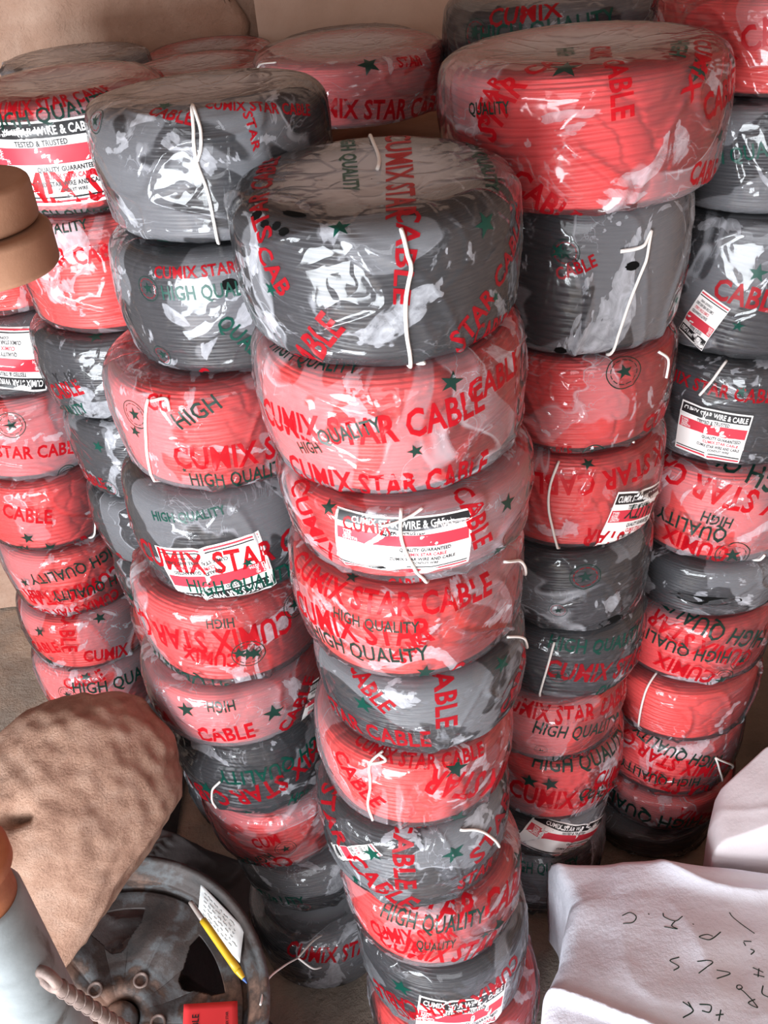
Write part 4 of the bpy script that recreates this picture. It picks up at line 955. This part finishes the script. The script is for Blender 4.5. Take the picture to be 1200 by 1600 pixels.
flat_on(at, 'CABLE', .22, .42, .0105, 90, 0, .084, .08)
flat_on(at, 'CUMIX STAR', .80, .36, .0042, 90, 0, .084, .08)
sh.build('print', [M['ink_black']], rc_)
# pen
pa, pb = on_wheel(.128, .128, .000), on_wheel(.203, .026, .002)
dv = (pb - pa)
pen = thing('ballpoint_pen', 'yellow ballpoint pen with blue tip lying along the white card', 'pen', pa)
def pen_part(name, t0, t1, r0, r1, material, lab=None):
    o = link(name, tube_mesh(name, [[dv * (t0 + (t1 - t0) * q / 6) for q in range(7)]], [r0 + (r1 - r0) * q / 6 for q in range(7)], 14), material, pen)
    if lab: o['label'] = lab
pen_part('barrel', .0, .80, .0062, .0066, M['pen_yellow'])
pen_part('cone', .80, .925, .0064, .0036, M['pen_yellow'])
pen_part('tip', .925, 1.0, .0034, .0008, M['pen_blue'], 'blue writing tip')
pen_part('cap', -.30, .005, .0040, .0048, M['pen_clear'], 'smoky clear end')

# ------------------------------------------------------------------ dark plastic sheet heaped under the rim
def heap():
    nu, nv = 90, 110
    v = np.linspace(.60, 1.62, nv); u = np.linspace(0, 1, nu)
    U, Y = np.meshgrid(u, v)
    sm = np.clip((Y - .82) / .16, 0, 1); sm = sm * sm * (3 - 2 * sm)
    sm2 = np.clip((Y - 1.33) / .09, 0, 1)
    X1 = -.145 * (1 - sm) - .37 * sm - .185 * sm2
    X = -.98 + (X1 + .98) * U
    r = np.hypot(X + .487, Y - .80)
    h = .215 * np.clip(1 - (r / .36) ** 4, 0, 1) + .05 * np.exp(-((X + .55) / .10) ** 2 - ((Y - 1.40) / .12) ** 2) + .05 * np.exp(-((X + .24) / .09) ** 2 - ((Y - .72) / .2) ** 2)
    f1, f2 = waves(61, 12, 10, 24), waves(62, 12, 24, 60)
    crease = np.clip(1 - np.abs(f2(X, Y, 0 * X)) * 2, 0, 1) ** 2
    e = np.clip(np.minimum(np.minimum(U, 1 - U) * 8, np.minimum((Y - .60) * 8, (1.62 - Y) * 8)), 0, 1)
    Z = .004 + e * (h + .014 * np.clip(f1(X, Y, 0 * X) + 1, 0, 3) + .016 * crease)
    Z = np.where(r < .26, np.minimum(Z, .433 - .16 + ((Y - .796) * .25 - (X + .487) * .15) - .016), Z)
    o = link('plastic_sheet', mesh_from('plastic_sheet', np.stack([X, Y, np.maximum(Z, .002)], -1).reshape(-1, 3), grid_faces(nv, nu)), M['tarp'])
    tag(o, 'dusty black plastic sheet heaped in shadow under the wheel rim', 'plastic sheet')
heap()

# ------------------------------------------------------------------ galvanised post with its ribbed bar
pc_ = Vector((-.404, .5365, 0))
post = thing('steel_post', 'grey galvanised steel post with orange top, beside the wheel rim', 'post', pc_)
link('pipe', lathe_mesh('pipe', [(.0, 0), (.0385, 0), (.0385, .3), (.0387, .7), (.0385, 1.118), (.036, 1.122), (.0, 1.122)], 48), M['galvanised'], post)
cp = link('cap', lathe_mesh('cap', [(.0, 1.120), (.034, 1.120), (.0345, 1.165), (.043, 1.167), (.0435, 1.182), (.040, 1.186), (.0, 1.186)], 40), M['orange'], post)
cp['label'] = 'orange painted top'
ringp = [Vector((.041, -.024, 1.018)) + Vector((.010 * math.cos(a), -.006 * math.cos(a), .013 * math.sin(a))) for a in np.linspace(0, 2 * PI, 25)]
lug = link('lug', tube_mesh('lug', [ringp], .0055, 8), M['rusty'], post)
lug['label'] = 'rusty welded lug'
b0, b1 = Vector((-.357, .508, 1.018)), Vector((-.296, .510, .880))
bar_t = thing('ribbed_bar', 'short rusty ribbed steel bar hooked to the galvanised post', 'steel bar', b0)
dv2 = b1 - b0
link('rod', tube_mesh('rod', [[dv2 * (q / 20) for q in range(21)]], .0072, 10), M['rusty'], bar_t)
side = dv2.normalized().cross(Vector((0, -1, .3))).normalized(); fr_ = side.cross(dv2.normalized())
V, Fc = [], []
for q in range(11):
    c = dv2 * (.08 + q * .085)
    p = [c + (side * math.cos(a) + fr_ * math.sin(a)) * .0074 + dv2.normalized() * .005 * math.sin(a) for a in np.linspace(0, 2 * PI, 15)]
    a_, b_ = tube_data(p, .0010, 5, len(V)); V += a_; Fc += b_
link('ribs', mesh_from('ribs', [tuple(v) for v in V], Fc), M['rusty'], bar_t)

# ------------------------------------------------------------------ brown boards at the edge
def board(x1, y, z0, z1, rad, label):
    n = 24
    pts = [(x1 - rad + rad * math.cos(a), y + rad * math.sin(a)) for a in np.linspace(-PI / 2, PI / 2, n)]
    pts = [(-1.12, y - rad)] + pts + [(-1.12, y + rad)]
    bm = bmesh.new()
    f = bm.faces.new([bm.verts.new((a, b, z0)) for a, b in pts])
    ex = bmesh.ops.extrude_face_region(bm, geom=[f])
    for v in [g for g in ex['geom'] if isinstance(g, bmesh.types.BMVert)]: v.co.z = z1
    bmesh.ops.recalc_face_normals(bm, faces=bm.faces[:])
    bmesh.ops.bevel(bm, geom=[e for e in bm.edges if abs(e.verts[0].co.z - e.verts[1].co.z) < 1e-6], offset=.006, segments=3, affect='EDGES', profile=.5)
    me = bpy.data.meshes.new('wooden_board'); bm.to_mesh(me); bm.free()
    me.polygons.foreach_set('use_smooth', np.full(len(me.polygons), True))
    o = link('wooden_board', me, M['wood'])
    q = o.modifiers.new('shade', 'WEIGHTED_NORMAL')
    tag(o, label, 'board', 'brown boards at the picture edge')
board(-.290, .885, 1.628, 1.668, .062, 'upper of two thick round-ended brown boards beside the large-labelled red coil')
board(-.280, .878, 1.588, 1.627, .064, 'lower of two thick round-ended brown boards beside the large-labelled red coil')
po = link('timber_post', box_mesh('timber_post', -1.10, -1.02, .84, .92, 0, 1.588, .006), M['wood'])
tag(po, 'rough timber post carrying the brown boards', 'post')

# ------------------------------------------------------------------ sacks
def sack_mesh(name, left, right, back, front_y, zf, amp, seed, nu=120, nv=120, zlow=.01):
    """left/right: edge lines x(y) as points from back to front; a filled sack with drooping sides"""
    ly = np.array([p[1] for p in left]); lx = np.array([p[0] for p in left])
    ry = np.array([p[1] for p in right]); rx = np.array([p[0] for p in right])
    u = np.linspace(0, 1, nu); v = np.linspace(0, 1, nv)
    U, Vv = np.meshgrid(u, v)
    bx = np.array([p[0] for p in back]); by = np.array([p[1] for p in back])
    tl = np.interp(Vv, np.linspace(0, 1, len(left)), lx); tly = np.interp(Vv, np.linspace(0, 1, len(left)), ly)
    tr_ = np.interp(Vv, np.linspace(0, 1, len(right)), rx); try_ = np.interp(Vv, np.linspace(0, 1, len(right)), ry)
    X = tl + (tr_ - tl) * U; Y = tly + (try_ - tly) * U
    lin = by[0] + (by[-1] - by[0]) * U
    Y = Y + (np.interp(U, np.linspace(0, 1, len(back)), by) - lin) * (1 - Vv) ** 3
    f1, f2, f3 = waves(seed, 14, 5, 14), waves(seed + 1, 12, 12, 30), waves(seed + 2, 12, 40, 90)
    cr = np.clip(1 - np.abs(f2(X + .3 * Y, Y, 0 * X)) * 1.9, 0, 1) ** 1.5
    f4, f5 = waves(seed + 5, 10, 4, 11), waves(seed + 6, 10, 6, 15)
    ridge = np.clip(1 - np.abs(f4(X * .6 + Y, Y * .5, 0 * X)) * 3, 0, 1) ** 2.2 + .8 * np.clip(1 - np.abs(f5(X * 1.5, Y * .9 - X * .6, 0 * X)) * 2.6, 0, 1) ** 2.2
    Z = zf(X, Y) + amp * 1.5 * ridge + amp * (1.3 * f1(X, Y, 0 * X) + .4 * cr + .15 * f3(X, Y, 0 * X))
    ed = np.minimum(np.minimum(U / .05, (1 - U) / .05), np.minimum(Vv / .045, (1 - Vv) / .045))
    rim_ = np.clip(ed, 0, 1); rim_ = np.sqrt(1 - (1 - rim_) ** 2)
    top = np.stack([X, Y, Z - .035 * (1 - rim_)], -1)
    # skirt: the sides drop to the floor
    idx = [(0, j) for j in range(nu)] + [(i, nu - 1) for i in range(1, nv)] + [(nv - 1, j) for j in range(nu - 2, -1, -1)] + [(i, 0) for i in range(nv - 2, 0, -1)]
    B = np.array([top[i, j] for i, j in idx]); cen = B.mean(0)
    rings = []
    for k in range(1, 11):
        q = k / 10
        W = B.copy()
        W[:, :2] += (B[:, :2] - cen[:2]) / np.linalg.norm(B[:, :2] - cen[:2], axis=1)[:, None] * (-.010 * q + .006 * np.sin(np.arange(len(B)) * .35 + 4 * q)[:]  * q)[:, None]
        W[:, 2] = B[:, 2] * (1 - q) + zlow * q
        rings.append(W)
    Vs = np.concatenate([top.reshape(-1, 3)] + rings)
    Fs = [tuple(f) for f in grid_faces(nv, nu)]
    nb = len(B); prev = [i * nu + j for i, j in idx]
    for k in range(10):
        cur = [nu * nv + k * nb + i for i in range(nb)]
        for i in range(nb):
            i2 = (i + 1) % nb
            Fs.append((prev[i], cur[i], cur[i2], prev[i2]))
        prev = cur
    return mesh_from(name, Vs, Fs)
me = sack_mesh('sack', [(.252, 1.095), (.268, 1.040), (.274, 1.000), (.250, .945), (.229, .882), (.190, .820), (.165, .729), (.15, .6), (.15, .40)],
               [(.80, .90), (.80, .85), (.80, .8), (.80, .75), (.8, .7), (.8, .62), (.8, .55), (.8, .45), (.8, .38)],
               [(.252, 1.095), (.40, 1.085), (.545, 1.055), (.60, 1.03), (.80, .90)], 0, lambda X, Y: .295 + .03 * np.clip((1.0 - Y) / .3, 0, 1), .0115, 71)
sack = link('sack', me, M['sack'])
tag(sack, 'white woven sack with pencilled letters, lying in front of the coil stacks', 'sack')
dg = bpy.context.evaluated_depsgraph_get()
bvh = BVHTree.FromPolygons([v.co[:] for v in me.vertices], [tuple(p.vertices) for p in me.polygons])
paths = []
for s in STROKES:
    P = []
    for x, y in [tuple(q) for q in smooth_path([(a, b, 0) for a, b in s], 7) for q in [q[:2]]]:
        hit = bvh.ray_cast(Vector((x, y, 2)), Vector((0, 0, -1)))
        if hit[0] is not None: P.append(hit[0] + hit[1] * .0004)
    if len(P) > 1: paths.append(P)
for p in paths:
    link('handwriting', tube_mesh('handwriting', [p], .0012, 5), M['ink_dark'], sack)['label'] = 'dark handwritten pen stroke'
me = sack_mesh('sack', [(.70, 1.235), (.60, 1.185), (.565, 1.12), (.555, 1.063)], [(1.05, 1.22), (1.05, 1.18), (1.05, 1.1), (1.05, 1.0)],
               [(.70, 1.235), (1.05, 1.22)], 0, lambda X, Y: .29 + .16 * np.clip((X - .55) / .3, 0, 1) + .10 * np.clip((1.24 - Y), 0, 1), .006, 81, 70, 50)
s2 = link('sack', me, M['sack_shaded'])
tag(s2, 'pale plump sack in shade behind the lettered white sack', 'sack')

# ------------------------------------------------------------------ loose twine across the rim edge
P = [(-.262, .790, .415), (-.258, .845, .385), (-.240, .895, .335), (-.228, .960, .245)]
P2 = [(-.228, .960, .245), (-.205, .955, .215), (-.193, .975, .180)]
P3 = [(-.228, .960, .245), (-.205, 1.0, .225), (-.190, 1.03, .195)]
tw = link('twine', tube_mesh('twine', [smooth_path(p, 7) for p in (P, P2, P3)], .0017, 6), M['twine'])
tag(tw, 'loose forked white twine trailing from the wheel rim to the dark dusty coil', 'twine')
